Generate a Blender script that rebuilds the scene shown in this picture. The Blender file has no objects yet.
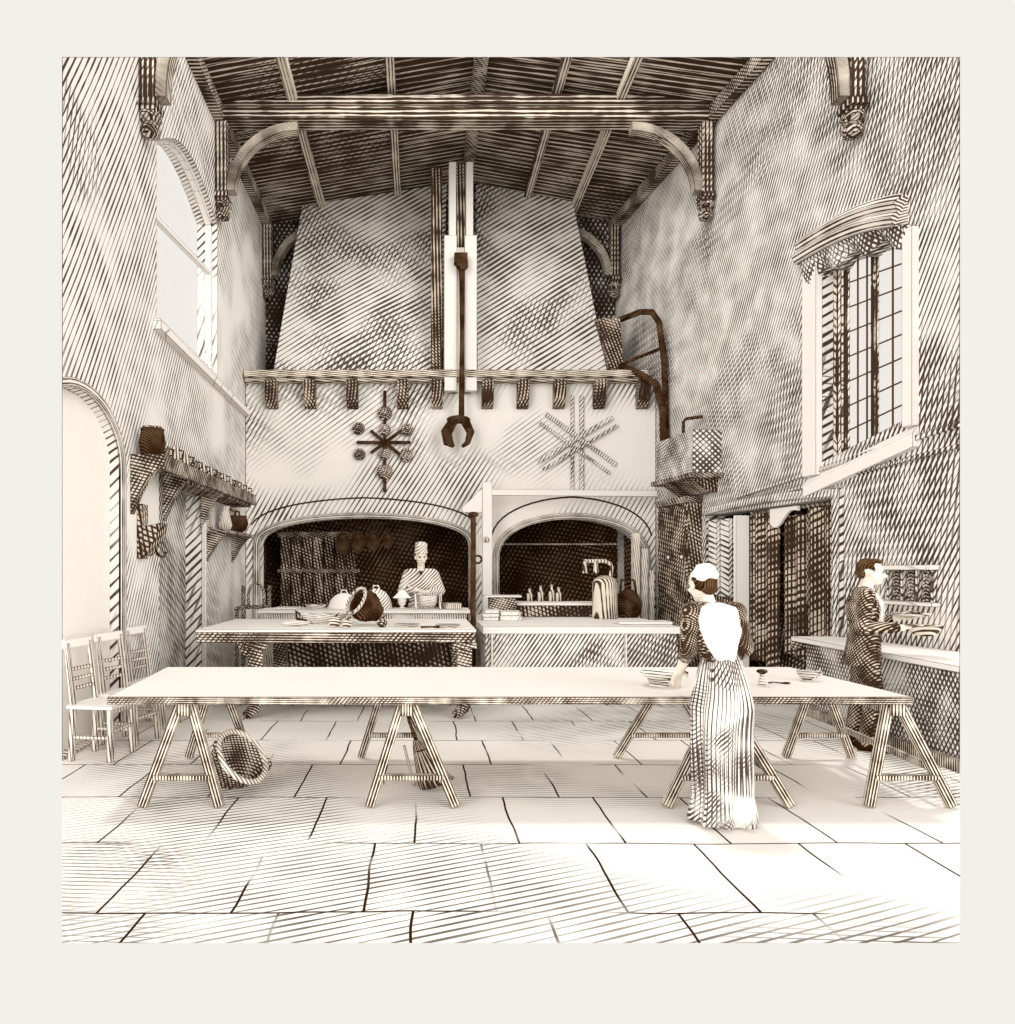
import bpy, bmesh, math, random
from mathutils import Vector, Matrix, Euler, noise as mnoise
random.seed(7)
C = bpy.context.scene.collection
SC = bpy.context.scene
PI = math.pi
V = Vector
EYE = V((0.0, 0.0, 1.6))       # eye of the observer
F, CX, CY = 720.0, 420.0, 570.0

# ------------------------------------------------------------------ places
def at(px, py, Y):
    return V(((px-CX)*Y/F, Y, 1.6-(py-CY)*Y/F))
LX = -3.0                                  # left wall
RA = V((3.8, 14.0, 0)); RT = V((0.158, -1.0, 0)).normalized()   # right wall runs from the back corner
RN = V((RT.y*-1, RT.x, 0)).normalized()    # outward
if RN.x < 0: RN = -RN
def rw(Y): return 3.8+0.158*(14-Y)
def rpt(u, z, n=0.0): return RA+RT*u+RN*n+V((0, 0, z))
def on_right(px, py):
    k = (px-CX)/F
    Y = 6.012/(k+0.158)
    p = V((k*Y, Y, 0))
    return ((p-RA).dot(RT), 1.6-(py-CY)*Y/F)
def on_left(px, py):
    Y = LX*F/(px-CX)
    return (Y, 1.6-(py-CY)*Y/F)

# ------------------------------------------------------------------ materials
def lin(r, g, b):
    f = lambda c: (c/255/12.92) if c/255 <= 0.04045 else ((c/255+0.055)/1.055)**2.4
    return (f(r), f(g), f(b), 1.0)
PAPER = lin(244, 239, 232)
INK = lin(52, 29, 12)
class NT:
    def __init__(s, mat):
        s.t = mat.node_tree; s.t.nodes.clear()
    def n(s, typ, **kw):
        x = s.t.nodes.new(typ)
        for k, v in kw.items(): setattr(x, k, v)
        return x
    def l(s, a, b): s.t.links.new(a, b)
    def put(s, sock, v):
        if hasattr(v, 'is_linked') or hasattr(v, 'links'): s.l(v, sock)
        else: sock.default_value = v
    def m(s, op, a, b=None, c=None):
        x = s.n('ShaderNodeMath', operation=op)
        for i, v in enumerate((a, b, c)):
            if v is not None: s.put(x.inputs[i], v)
        return x.outputs[0]
    def vm(s, op, a, b):
        x = s.n('ShaderNodeVectorMath', operation=op)
        s.put(x.inputs[0], a); s.put(x.inputs[1], b)
        return x.outputs['Value'] if op == 'DOT_PRODUCT' else x.outputs[0]
    def noise(s, co, scale, detail=2.0):
        x = s.n('ShaderNodeTexNoise'); s.l(co, x.inputs['Vector'])
        x.inputs['Scale'].default_value = scale; x.inputs['Detail'].default_value = detail
        return x.outputs['Fac'], x.outputs['Color']
    def rng(s, v, a, b, c=0.0, d=1.0, smooth=True):
        x = s.n('ShaderNodeMapRange', interpolation_type='SMOOTHSTEP' if smooth else 'LINEAR')
        s.put(x.inputs[0], v)
        for i, q in enumerate((a, b, c, d)): s.put(x.inputs[i+1], q)
        return x.outputs[0]
    def mix(s, f, a, b):
        x = s.n('ShaderNodeMix', data_type='RGBA')
        s.put(x.inputs[0], f); s.put(x.inputs[6], a); s.put(x.inputs[7], b)
        return x.outputs[2]

MATS = {}
DG = (.66, .62, -.42)
def ink_mat(name, base=PAPER, ink=INK, hatch=(), edge=0.012, warp=0.05, wscale=0.8, patch=None, brk=1.0, extra=None, tint=0.04, rough=1.0):
    """engraved surface: base colour ruled with ink lines.
    hatch: list of (direction, spacing, width 0..1, strength, coverage 0..1)"""
    mat = bpy.data.materials.new(name); mat.use_nodes = True
    N = NT(mat)
    co = N.n('ShaderNodeTexCoord').outputs['Object']
    _, nc = N.noise(co, wscale, 1.0)
    off = N.vm('SCALE', N.vm('SUBTRACT', nc, (.5, .5, .5)), (0, 0, 0))
    off.node.inputs['Scale'].default_value = warp*2
    p = N.vm('ADD', co, off)
    total = None
    for i, h in enumerate(hatch):
        d, sp, w, st = h[:4]; cov = h[4] if len(h) > 4 else 1.0; pscale = h[5] if len(h) > 5 else 0.7
        if d == 'g':
            at_ = N.n('ShaderNodeAttribute', attribute_name='grain')
            gn, _ = N.noise(co, 2.0, 1.0)
            t = N.m('ADD', N.m('MULTIPLY', at_.outputs['Fac'], 1.0/sp), N.m('MULTIPLY', gn, warp*20)); sp = .05
        else:
            d = V(d).normalized()
            t = N.m('DIVIDE', N.vm('DOT_PRODUCT', p, tuple(d)), sp)
        t = N.m('ADD', t, 0.37*i)
        tri = N.m('ABSOLUTE', N.m('MULTIPLY', N.m('SUBTRACT', N.m('FRACT', t), .5), 2.0))
        wn, _ = N.noise(co, 0.55/sp*0.25, 2.0)
        wid = N.m('MULTIPLY', w, N.rng(wn, .3, .7, 1-.65*brk, 1+.5*brk, False))
        mk = N.rng(tri, N.m('SUBTRACT', wid, .1), N.m('ADD', wid, .1), 1.0, 0.0)
        if cov < 1.0:
            shift = N.n('ShaderNodeVectorMath', operation='ADD'); N.l(co, shift.inputs[0]); shift.inputs[1].default_value = (3.1*i+1.7, 5.3*i, 2.2*i)
            pn, _ = N.noise(shift.outputs[0], pscale, 2.0)
            c = .5+(.5-cov)*.5
            mk = N.m('MULTIPLY', mk, N.rng(pn, c-.06, c+.06))
        mk = N.m('MULTIPLY', mk, st)
        total = mk if total is None else N.m('MAXIMUM', total, mk)
    if edge:
        bv = N.n('ShaderNodeBevel', samples=6); bv.inputs['Radius'].default_value = edge
        ge = N.n('ShaderNodeNewGeometry')
        dt = N.vm('DOT_PRODUCT', bv.outputs['Normal'], ge.outputs['Normal'])
        e = N.rng(dt, .93, .985, .95, 0.0)
        total = e if total is None else N.m('MAXIMUM', total, e)
    if extra:
        e = extra(N, co)
        total = e if total is None else N.m('MAXIMUM', total, e)
    bn, _ = N.noise(co, 6.0, 3.0)
    b = N.mix(N.m('MULTIPLY', bn, tint), base, ink)
    col = N.mix(total, b, ink) if total is not None else b
    bs = N.n('ShaderNodeBsdfDiffuse'); N.l(col, bs.inputs['Color']); bs.inputs['Roughness'].default_value = .3
    out = N.n('ShaderNodeOutputMaterial'); N.l(bs.outputs[0], out.inputs['Surface'])
    MATS[name] = mat
    return mat

WOOD_D = lin(96, 62, 34)
M = {}
def flag_lines(N, co):
    mp = N.n('ShaderNodeMapping'); N.l(co, mp.inputs['Vector']); mp.inputs['Scale'].default_value = (1, 1, 1)
    mp.inputs['Rotation'].default_value = (0, 0, .0)
    _, nc = N.noise(co, 1.2, 2.0)
    w = N.n('ShaderNodeVectorMath', operation='MULTIPLY_ADD'); N.l(nc, w.inputs[0]); w.inputs[1].default_value = (.07, .07, 0); N.l(mp.outputs[0], w.inputs[2])
    br = N.n('ShaderNodeTexBrick'); N.l(w.outputs[0], br.inputs['Vector'])
    br.inputs['Color1'].default_value = (0, 0, 0, 1); br.inputs['Color2'].default_value = (0, 0, 0, 1); br.inputs['Mortar'].default_value = (1, 1, 1, 1)
    br.inputs['Scale'].default_value = 1.0; br.inputs['Mortar Size'].default_value = .008; br.inputs['Mortar Smooth'].default_value = .3
    br.inputs['Brick Width'].default_value = .62; br.inputs['Row Height'].default_value = .85; br.offset = .37
    n2, _ = N.noise(co, 1.1, 2.0)
    return N.m('MULTIPLY', br.outputs['Color'], N.rng(n2, .36, .5))
P2 = lin(234, 223, 207); P3 = lin(222, 208, 189)
M['floor'] = ink_mat('flagstone', hatch=[((-.42, 1, 0), .055, .26, .9, .5, .3), ((.05, 1, 0), .045, .22, .85, .3, .45)], edge=0, warp=.05, wscale=.4, extra=flag_lines)
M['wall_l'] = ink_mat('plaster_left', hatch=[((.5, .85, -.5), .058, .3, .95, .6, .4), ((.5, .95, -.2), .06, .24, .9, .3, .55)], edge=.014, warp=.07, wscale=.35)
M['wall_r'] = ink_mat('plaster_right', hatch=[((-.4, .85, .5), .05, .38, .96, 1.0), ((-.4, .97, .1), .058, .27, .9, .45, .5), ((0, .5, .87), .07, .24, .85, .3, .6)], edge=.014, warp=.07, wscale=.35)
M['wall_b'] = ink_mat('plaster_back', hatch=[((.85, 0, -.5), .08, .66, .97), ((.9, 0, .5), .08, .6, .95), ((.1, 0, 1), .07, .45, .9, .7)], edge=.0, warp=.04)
M['breast'] = ink_mat('stone_breast', hatch=[((.85, .3, -.5), .075, .32, .93, .55, .4), ((.6, .3, -.8), .07, .22, .85, .28, .5)], edge=.014, warp=.09, wscale=.4)
M['hood'] = ink_mat('plaster_hood', hatch=[((.5, .3, -.85), .075, .36, .93, .95, .35), ((.85, .2, -.4), .07, .32, .9, .4, .5)], edge=.016, warp=.08, wscale=.4)
M['pale'] = ink_mat('pale_stone', hatch=[((.85, .3, -.4), .1, .12, .6, .4)], edge=.014)
M['white'] = ink_mat('white_cloth', hatch=[], edge=.011)
M['worktop'] = ink_mat('counter_top', hatch=[((0, 1, .0), .12, .04, .6, .12, 1.5)], edge=.012, warp=.02)
M['tabletop'] = ink_mat('scrubbed_top', base=lin(224, 218, 210), hatch=[((0, 1, .0), .12, .04, .6, .12, 1.5)], edge=.012, warp=.02)
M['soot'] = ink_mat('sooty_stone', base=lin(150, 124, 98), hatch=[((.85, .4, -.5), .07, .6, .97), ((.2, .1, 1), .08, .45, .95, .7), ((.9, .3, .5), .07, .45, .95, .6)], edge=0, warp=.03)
M['ceil'] = ink_mat('roof_boards', base=P2, hatch=[((0.03, 1, 0), .115, .58, .97), ((0.05, 1, 0.04), .05, .52, .94, .85, 1.0), ((.5, .8, 0), .06, .3, .9, .35, .4)], edge=0, warp=.04, wscale=.5)
M['beam'] = ink_mat('oak_beam', base=P2, hatch=[((0, .7, .7), .05, .62, .97), ((.0, .6, -.8), .04, .45, .93, .7)], edge=.016, warp=.012)
M['beam_g'] = ink_mat('oak_brace', base=P2, hatch=[('g', .25, .58, .97), ((.5, .5, .6), .04, .3, .9, .4, 1.)], edge=.014, warp=.002)
M['rib'] = ink_mat('oak_rib', base=P2, hatch=[((1, 0, .1), .045, .4, .94)], edge=.014, warp=.008)
M['wood'] = ink_mat('dark_oak', base=P2, hatch=[((.2, .6, .75), .026, .62, .97), ((.7, .5, -.4), .035, .45, .95, .75)], edge=.012, warp=.01)
M['edge'] = ink_mat('board_edge', base=P2, hatch=[((.01, .3, 1), .0125, .6, .97), ((.7, .3, -.6), .02, .4, .95, .5, 1.)], edge=.008, warp=.002)
M['post'] = ink_mat('dark_oak_post', base=P2, hatch=[((1, .7, 0), .045, .66, .97), ((.7, .5, -.4), .04, .42, .95, .6)], edge=.014, warp=.008)
M['corbel'] = ink_mat('dark_corbel', base=P3, hatch=[((1, .7, 0.02), .045, .72, .97), ((.6, .3, .7), .04, .5, .95, .7)], edge=.014, warp=.008)
M['leg'] = ink_mat('trestle_wood', base=P2, hatch=[((1, .8, 0), .016, .58, .97)], edge=.009, warp=.003)
M['chair'] = ink_mat('chair_wood', base=lin(240, 231, 219), hatch=[((.8, .6, .1), .026, .3, .92, .7, 2.)], edge=.014, warp=.006)
M['panel'] = ink_mat('hatched_panel', hatch=[((.8, .3, -.55), .042, .4, .94), ((.9, .3, -.1), .042, .3, .9, .3, 1.)], edge=.012, warp=.03)
M['door'] = ink_mat('hatched_door', hatch=[((.3, .85, -.5), .055, .5, .95), ((0, 1, .02), .05, .36, .92, .5, .8)], edge=.012, warp=.02)
M['cross'] = ink_mat('crosshatched_panel', hatch=[((.3, .85, .5), .04, .42, .94), ((.3, .85, -.5), .04, .4, .94, .8), ((0, .2, 1), .05, .3, .85, .3)], edge=.012, warp=.015)
M['dark'] = ink_mat('dark_boards', base=P3, hatch=[((.7, .7, .12), .04, .68, .97), ((.3, .6, .8), .045, .48, .96, .85)], edge=.012, warp=.012)
M['darkcloth'] = ink_mat('dark_hanging', base=P3, hatch=[('g', 1.6, .68, .97), ((.3, .8, .5), .045, .5, .96, .85, 1.)], edge=.0, warp=.004)
M['iron'] = ink_mat('black_iron', base=lin(106, 82, 60), hatch=[((.5, .5, .7), .022, .74, .98)], edge=.006, warp=.004)
M['steel'] = ink_mat('dull_metal', base=P2, hatch=[((.8, .5, .05), .04, .45, .95)], edge=.012, warp=.006)
M['coat'] = ink_mat('black_coat', base=P3, hatch=[((.5, .5, .6), .02, .74, .98), ((.7, .5, -.4), .022, .48, .96, .7, 3)], edge=.0, warp=.015, wscale=2)
M['bodice'] = ink_mat('dark_bodice', base=P3, hatch=[((.8, .5, .3), .013, .72, .97), ((.5, .3, -.8), .014, .5, .96, .8, 3)], edge=0, warp=.008, wscale=2)
M['skirt'] = ink_mat('striped_skirt', hatch=[('g', 1.45, .4, .95, .62, 2.6), ('g', .75, .42, .95, .45, 3.2), ((.7, .3, .5), .017, .4, .94, .5, 2.6), ((.5, .3, -.7), .02, .3, .92, .3, 3.)], edge=0, warp=.035, wscale=1.5)
M['shirt'] = ink_mat('pale_jacket', base=lin(244, 237, 226), hatch=[((.6, .3, -.7), .036, .32, .92, .9, 3.)], edge=0, warp=.01, wscale=2)
M['skin'] = ink_mat('skin', base=lin(243, 232, 218), hatch=[((.5, .3, -.8), .014, .22, .6, .35, 8)], edge=0, warp=.004)
M['hair'] = ink_mat('dark_hair', base=lin(112, 88, 64), hatch=[((.9, .3, .2), .011, .66, .98)], edge=0, warp=.015, wscale=4)
M['china'] = ink_mat('china', base=lin(243, 237, 228), hatch=[((.1, .1, 1), .02, .3, .93, .85, 5)], edge=.011, warp=.002)
M['basket'] = ink_mat('wicker', base=P2, hatch=[((0.1, 0, 1), .02, .62, .97), ((1, .4, .3), .022, .48, .95, .85, 5)], edge=.006, warp=.004)
M['rim'] = ink_mat('plaited_rim', base=lin(240, 231, 219), hatch=[((.7, .5, .5), .022, .3, .95)], edge=0, warp=.002)
M['edge2'] = ink_mat('table_frieze', base=P2, hatch=[((.01, .3, 1), .026, .66, .97), ((.7, .3, -.6), .04, .45, .95, .6, 1.)], edge=.012, warp=.003)
M['bristle'] = ink_mat('birch_twigs', base=P3, hatch=[('g', 1.0, .68, .97), ('g', .63, .4, .95, .6, 4.)], edge=0, warp=.004)
M['mould'] = ink_mat('moulded_stone', base=lin(236, 225, 208), hatch=[((.1, .3, 1), .032, .46, .95, .9, 1.)], edge=.014, warp=.012)
M['mould_g'] = ink_mat('run_moulding', base=lin(242, 235, 224), hatch=[('g', .5, .42, .95, .9, 1.)], edge=.014, warp=.002)
M['lead'] = ink_mat('lead_bars', base=lin(96, 68, 42), hatch=[], edge=0)
M['inkline'] = ink_mat('ink_dark', base=lin(58, 34, 17), hatch=[], edge=0)
gm = bpy.data.materials.new('old_glass'); gm.use_nodes = True
_n = NT(gm)
_tr = _n.n('ShaderNodeBsdfTransparent'); _tr.inputs[0].default_value = (1, .995, .99, 1)
_gl = _n.n('ShaderNodeBsdfGlossy'); _gl.inputs['Roughness'].default_value = .15
_mx = _n.n('ShaderNodeMixShader'); _mx.inputs[0].default_value = .02
_n.l(_tr.outputs[0], _mx.inputs[1]); _n.l(_gl.outputs[0], _mx.inputs[2])
_o = _n.n('ShaderNodeOutputMaterial'); _n.l(_mx.outputs[0], _o.inputs[0])
M['glass'] = gm

# ------------------------------------------------------------------ mesh kit
class MB:
    def __init__(s): s.v = []; s.f = []; s.g = {}
    def add(s, vs, fs):
        o = len(s.v); s.v += [tuple(x) for x in vs]; s.f += [tuple(i+o for i in f) for f in fs]; return s
    def box(s, c, d, rot=None):
        c = V(c); R = rot.to_matrix() if rot else Matrix.Identity(3)
        vs = [c+R@V((x*d[0]/2, y*d[1]/2, z*d[2]/2)) for x in (-1, 1) for y in (-1, 1) for z in (-1, 1)]
        return s.add(vs, [(0, 1, 3, 2), (4, 6, 7, 5), (0, 4, 5, 1), (2, 3, 7, 6), (0, 2, 6, 4), (1, 5, 7, 3)])
    def span(s, a, b):
        a, b = V(a), V(b); return s.box((a+b)/2, [abs(b[i]-a[i]) for i in range(3)])
    def bar(s, a, b, w, h, up=(0, 0, 1), w2=None, h2=None):
        a, b = V(a), V(b); d = (b-a).normalized(); u = V(up)
        if abs(d.dot(u)) > .98: u = V((0, 1, 0))
        x = d.cross(u).normalized(); y = x.cross(d).normalized()
        w2 = w if w2 is None else w2; h2 = h if h2 is None else h2
        vs = [p+x*sx*ww/2+y*sy*hh/2 for p, ww, hh in ((a, w, h), (b, w2, h2)) for sx, sy in ((-1, -1), (1, -1), (1, 1), (-1, 1))]
        return s.add(vs, [(3, 2, 1, 0), (4, 5, 6, 7), (0, 1, 5, 4), (1, 2, 6, 5), (2, 3, 7, 6), (3, 0, 4, 7)])
    def loft(s, rings, cap=True, closed=False, grain=None):
        o = []; n = len(rings[0])
        if grain:
            for i in range(len(rings)):
                for j in range(n): s.g[len(s.v)+i*n+j] = float(j if grain == 'j' else i)
        for r in rings: o += list(r)
        fs = []
        m = len(rings)
        for i in range(m if closed else m-1):
            for j in range(n):
                a = i*n+j; b = i*n+(j+1) % n; c = ((i+1) % m)*n+(j+1) % n; d = ((i+1) % m)*n+j
                fs.append((a, b, c, d))
        if cap and not closed:
            fs.append(tuple(reversed(range(n)))); fs.append(tuple(range((m-1)*n, m*n)))
        return s.add(o, fs)
    def tube(s, pts, r, seg=8, rect=None):
        pts = [V(p) for p in pts]; rs = r if isinstance(r, (list, tuple)) else [r]*len(pts)
        rings = []; prev = None
        for i, p in enumerate(pts):
            d = (pts[min(i+1, len(pts)-1)]-pts[max(i-1, 0)]).normalized()
            if prev is None:
                u = V((0, 0, 1)) if abs(d.z) < .9 else V((0, 1, 0))
                x = d.cross(u).normalized()
            else:
                x = (prev-d*prev.dot(d)).normalized()
            prev = x; y = d.cross(x)
            rings.append([p+(x*math.cos(2*PI*k/seg)+y*math.sin(2*PI*k/seg))*rs[i] for k in range(seg)])
        return s.loft(rings)
    def lathe(s, prof, c=(0, 0, 0), seg=24, sc=(1, 1), rot=None, cap=True):
        c = V(c); R = rot.to_matrix() if rot else Matrix.Identity(3)
        rings = [[c+R@V((r*math.cos(2*PI*k/seg)*sc[0], r*math.sin(2*PI*k/seg)*sc[1], z)) for k in range(seg)] for r, z in prof]
        return s.loft(rings, cap)
    def ell(s, c, r, rot=None, seg=20, rings=12):
        c = V(c); R = rot.to_matrix() if rot else Matrix.Identity(3)
        rr = []
        for i in range(1, rings):
            a = PI*i/rings
            rr.append([c+R@V((r[0]*math.sin(a)*math.cos(2*PI*k/seg), r[1]*math.sin(a)*math.sin(2*PI*k/seg), -r[2]*math.cos(a))) for k in range(seg)])
        o = len(s.v); s.loft(rr, cap=False)
        b = len(s.v); s.v += [tuple(c+R@V((0, 0, -r[2]))), tuple(c+R@V((0, 0, r[2])))]
        e = o+(rings-2)*seg
        for k in range(seg):
            s.f.append((b, o+(k+1) % seg, o+k)); s.f.append((b+1, e+k, e+(k+1) % seg))
        return s
    def cap(s, a, b, ra, rb, seg=14):
        """tapered limb with round ends"""
        a, b = V(a), V(b); d = b-a; L = d.length
        if L < 1e-5: return s.ell(a, (ra,)*3)
        d /= L; u = V((0, 0, 1)) if abs(d.z) < .9 else V((1, 0, 0))
        x = d.cross(u).normalized(); y = d.cross(x)
        prof = []
        for i in range(1, 5):
            t = PI/2*i/4; prof.append((a-d*ra*math.cos(t), ra*math.sin(t)))
        for i in range(0, 4):
            t = PI/2*i/4; prof.append((b+d*rb*math.sin(t), rb*math.cos(t)))
        s.loft([[p+(x*math.cos(2*PI*k/seg)+y*math.sin(2*PI*k/seg))*r for k in range(seg)] for p, r in prof])
        return s
    def prism(s, poly, f0, f1):
        """poly of 2-D points; f0/f1 map it to the two faces"""
        n = len(poly); a = [f0(*p) for p in poly]; b = [f1(*p) for p in poly]
        fs = [tuple(reversed(range(n))), tuple(range(n, 2*n))]+[(i, (i+1) % n, n+(i+1) % n, n+i) for i in range(n)]
        return s.add(a+b, fs)
    def mesh(s, name, off=V((0, 0, 0)), clip=False):
        me = bpy.data.meshes.new(name); me.from_pydata(s.v, [], s.f)
        if s.g:
            ga = me.attributes.new('grain', 'FLOAT', 'POINT')
            ga.data.foreach_set('value', [s.g.get(i, 0.0) for i in range(len(s.v))])
        bm = bmesh.new(); bm.from_mesh(me)
        bmesh.ops.remove_doubles(bm, verts=bm.verts, dist=1e-6)
        bmesh.ops.recalc_face_normals(bm, faces=bm.faces)
        if clip: section(bm, off)
        bm.to_mesh(me); bm.free()
        return me
    def build(s, name, mat, parent=None, smooth=False, clip=False, loc=None, kind=None, bev=0, remesh=0, smoothit=0):
        off = V((0, 0, 0))
        if parent is not None:
            q = parent
            while q is not None: off = off+V(q.location); q = q.parent
        me = s.mesh(name, off, clip)
        ob = bpy.data.objects.new(name, me); C.objects.link(ob)
        if parent is not None: ob.parent = parent
        if loc is not None: ob.location = loc
        if kind: ob['kind'] = kind
        if remesh:
            md = ob.modifiers.new('r', 'REMESH'); md.mode = 'VOXEL'; md.voxel_size = remesh
            if smoothit:
                sm = ob.modifiers.new('s', 'SMOOTH'); sm.iterations = smoothit; sm.factor = .5
            dg = bpy.context.evaluated_depsgraph_get()
            m2 = bpy.data.meshes.new_from_object(ob.evaluated_get(dg)); ob.modifiers.clear()
            old = ob.data; ob.data = m2; m2.name = name; bpy.data.meshes.remove(old)
            me = m2; smooth = True
        me.materials.clear(); me.materials.append(M[mat] if isinstance(mat, str) else mat)
        if smooth:
            for p in me.polygons: p.use_smooth = True
        if bev:
            b = ob.modifiers.new('b', 'BEVEL'); b.width = bev; b.segments = 2; b.limit_method = 'ANGLE'
        return ob

def stick(name, a, b, w, h, mat, parent, up=(0, 1, 0)):
    """straight piece of timber with its own axes, grain along its length"""
    a, b = V(a), V(b); d = b-a; L = d.length; d.normalize(); u = V(up)
    y = (u-d*u.dot(d)).normalized(); x = y.cross(d)
    m = MB(); m.box((0, 0, L/2), (w, h, L)); ob = m.build(name, mat)
    ob.parent = parent
    ob.matrix_local = Matrix((( x.x, y.x, d.x, a.x), (x.y, y.y, d.y, a.y), (x.z, y.z, d.z, a.z), (0, 0, 0, 1)))
    return ob

# the model of the room is a cut-away: everything beyond these four section planes is left unbuilt
SECT = [V((F, 358, 0)), V((-F, 540, 0)), V((0, 513, -F)), V((0, 373, F))]
def section(bm, off):
    for n in SECT:
        g = bm.verts[:]+bm.edges[:]+bm.faces[:]
        r = bmesh.ops.bisect_plane(bm, geom=g, plane_co=EYE-off, plane_no=-n, clear_outer=True)
        ed = [e for e in r['geom_cut'] if isinstance(e, bmesh.types.BMEdge) and e.is_valid and e.is_boundary]
        if ed:
            try: bmesh.ops.holes_fill(bm, edges=ed)
            except Exception: pass

def fill_poly(outer, holes, f0, f1):
    """flat polygon with holes, given thickness: f0 is the seen face, f1 the far one"""
    bm = bmesh.new()
    def loop(pts):
        vs = [bm.verts.new((p[0], p[1], 0)) for p in pts]
        return [bm.edges.new((vs[i], vs[(i+1) % len(vs)])) for i in range(len(vs))]
    es = loop(outer)
    for h in holes: es += loop(h)
    bmesh.ops.triangle_fill(bm, use_beauty=True, edges=es)
    bm.verts.index_update()
    vs = [(v.co.x, v.co.y) for v in bm.verts]; fs = [tuple(v.index for v in f.verts) for f in bm.faces]
    bd = [tuple(v.index for v in e.verts) for e in bm.edges if e.is_boundary]
    bm.free()
    n = len(vs); m = MB()
    m.v = [tuple(f0(*p)) for p in vs]+[tuple(f1(*p)) for p in vs]
    m.f = fs+[tuple(n+i for i in reversed(f)) for f in fs]+[(a, b, n+b, n+a) for a, b in bd]
    return m

def thing(name, label, cat, loc=(0, 0, 0), rz=0, group=None):
    o = bpy.data.objects.new(name, None); C.objects.link(o); o.empty_display_size = .1
    o.location = loc; o.rotation_euler = (0, 0, rz)
    tag(o, label, cat, group); return o
def tag(o, label, cat, group=None):
    o['label'] = label; o['category'] = cat
    if group: o['group'] = group
    return o
def dup(root, loc, rz=None, label=None):
    r = root.copy(); C.objects.link(r); r.location = loc
    if rz is not None: r.rotation_euler = (0, 0, rz)
    if label: r['label'] = label
    for ch in list(root.children):
        c = ch.copy(); C.objects.link(c); c.parent = r
        for g in list(ch.children):
            d = g.copy(); C.objects.link(d); d.parent = c
    return r
def arc(cx, cz, rx, rz, a0, a1, n):
    return [(cx+rx*math.cos(a0+(a1-a0)*i/n), cz+rz*math.sin(a0+(a1-a0)*i/n)) for i in range(n+1)]

# ================================================================== SETTING
PLATE, RIDGE, RX = 8.33, 8.92, 0.85
# floor
m = MB(); m.span((-3.3, 2.5, -.15), (5.6, 14.3, 0)); m.build('floor', 'floor', clip=True, kind='structure')

# left wall: window, arched recess, doorway
win1 = [(8.2, 4.42), (10.66, 4.42), (10.66, 6.72)]+[(10.66-2.46*t, 6.72+.42*math.sin(PI*min(1, t*1.15)*.62)-.62*t*t*t) for t in [i/12 for i in range(1, 13)]]
y0, y1 = 8.28, 9.9
door1 = [(y0, 0.0005), (y1, 0.0005), (y1, 2.62), (y0, 2.93)]
ARCH = [(6.38+.84*math.cos(a), 2.62+.58*math.sin(a)) for a in [PI*i/20 for i in range(0, 21)]]
rec = [(5.54, .0005), (7.22, .0005)]+ARCH
wl = fill_poly([(5.2, 0), (y0, 0), (y0, 2.93), (y1, 2.62), (y1, 0), (14.3, 0), (14.3, 9), (5.2, 9)],
               [win1, [(a, b+.02) if b < .1 else (a, b) for a, b in rec]], lambda a, b: V((LX, a, b)), lambda a, b: V((LX-.3, a, b)))
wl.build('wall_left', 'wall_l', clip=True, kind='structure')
# recess back and doorway leaf
m = MB(); m.span((LX-.11, 5.541, .02), (LX-.2, 7.219, 3.19)); m.build('door_1', 'white', clip=True, kind='structure')
d = MB(); d.span((LX-.22, 8.1, 0), (LX-.30, 10.1, 3.0)); d.build('door_2', 'door', clip=True, kind='structure')
m = MB(); m.span((LX+.03, y1+.001, 0.0), (LX+.001, y1+.12, 2.68)); m.bar((LX+.016, y0-.02, 2.985), (LX+.016, y1+.12, 2.665), .03, .09); m.build('trim_1', 'white', clip=True, kind='structure')
# moulded edge of the arched recess
m = MB(); pts = [(7.22, .0)]+ARCH
rings = []
for i, (a, b) in enumerate(pts):
    q = pts[min(i+1, len(pts)-1)]; p = pts[max(i-1, 0)]; dd = V((q[0]-p[0], q[1]-p[1])).normalized(); nn = V((dd.y, -dd.x))
    rings.append([V((LX+e, a+nn.x*w, b+nn.y*w)) for e, w in ((-.02, 0), (.03, .0), (.03, .07), (-.02, .07))])
m.loft(rings, grain='j'); m.build('trim_2', 'mould_g', clip=True, kind='structure')
# left window: stone frame edge, transom, glass
w1 = MB()
for i in range(len(win1)):
    a, b = win1[i], win1[(i+1) % len(win1)]
    if i == 0: continue
    w1.bar((LX-.12, a[0], a[1]), (LX-.12, b[0], b[1]), .12, .09, up=(1, 0, 0))
wo = w1.build('window_1', 'pale', clip=True, kind='structure')
m = MB(); m.bar((LX-.12, 8.25, 5.72), (LX-.12, 10.6, 5.98), .06, .06); m.bar((LX-.02, 8.15, 4.42), (LX-.02, 10.75, 4.40), .16, .06); m.build('window_sill', 'white', wo, clip=True)
m = MB(); m.prism([(a, b) for a, b in win1], lambda a, b: V((LX-.2, a, b)), lambda a, b: V((LX-.206, a, b))); m.build('glass', 'glass', wo, clip=True)
# sloping ledge below the window
m = MB(); m.bar((LX+.04, 8.1, 4.36), (LX+.04, 12.3, 4.28), .1, .1); m.build('trim_3', 'pale', clip=True, kind='structure')

# back wall
m = fill_poly([(-3.3, 0), (4.2, 0), (4.2, 8.3), (RX, RIDGE), (-3.3, 8.3)], [], lambda a, b: V((a, 14, b)), lambda a, b: V((a, 14.3, b)))
m.build('wall_back', 'wall_b', clip=True, kind='structure')

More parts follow.
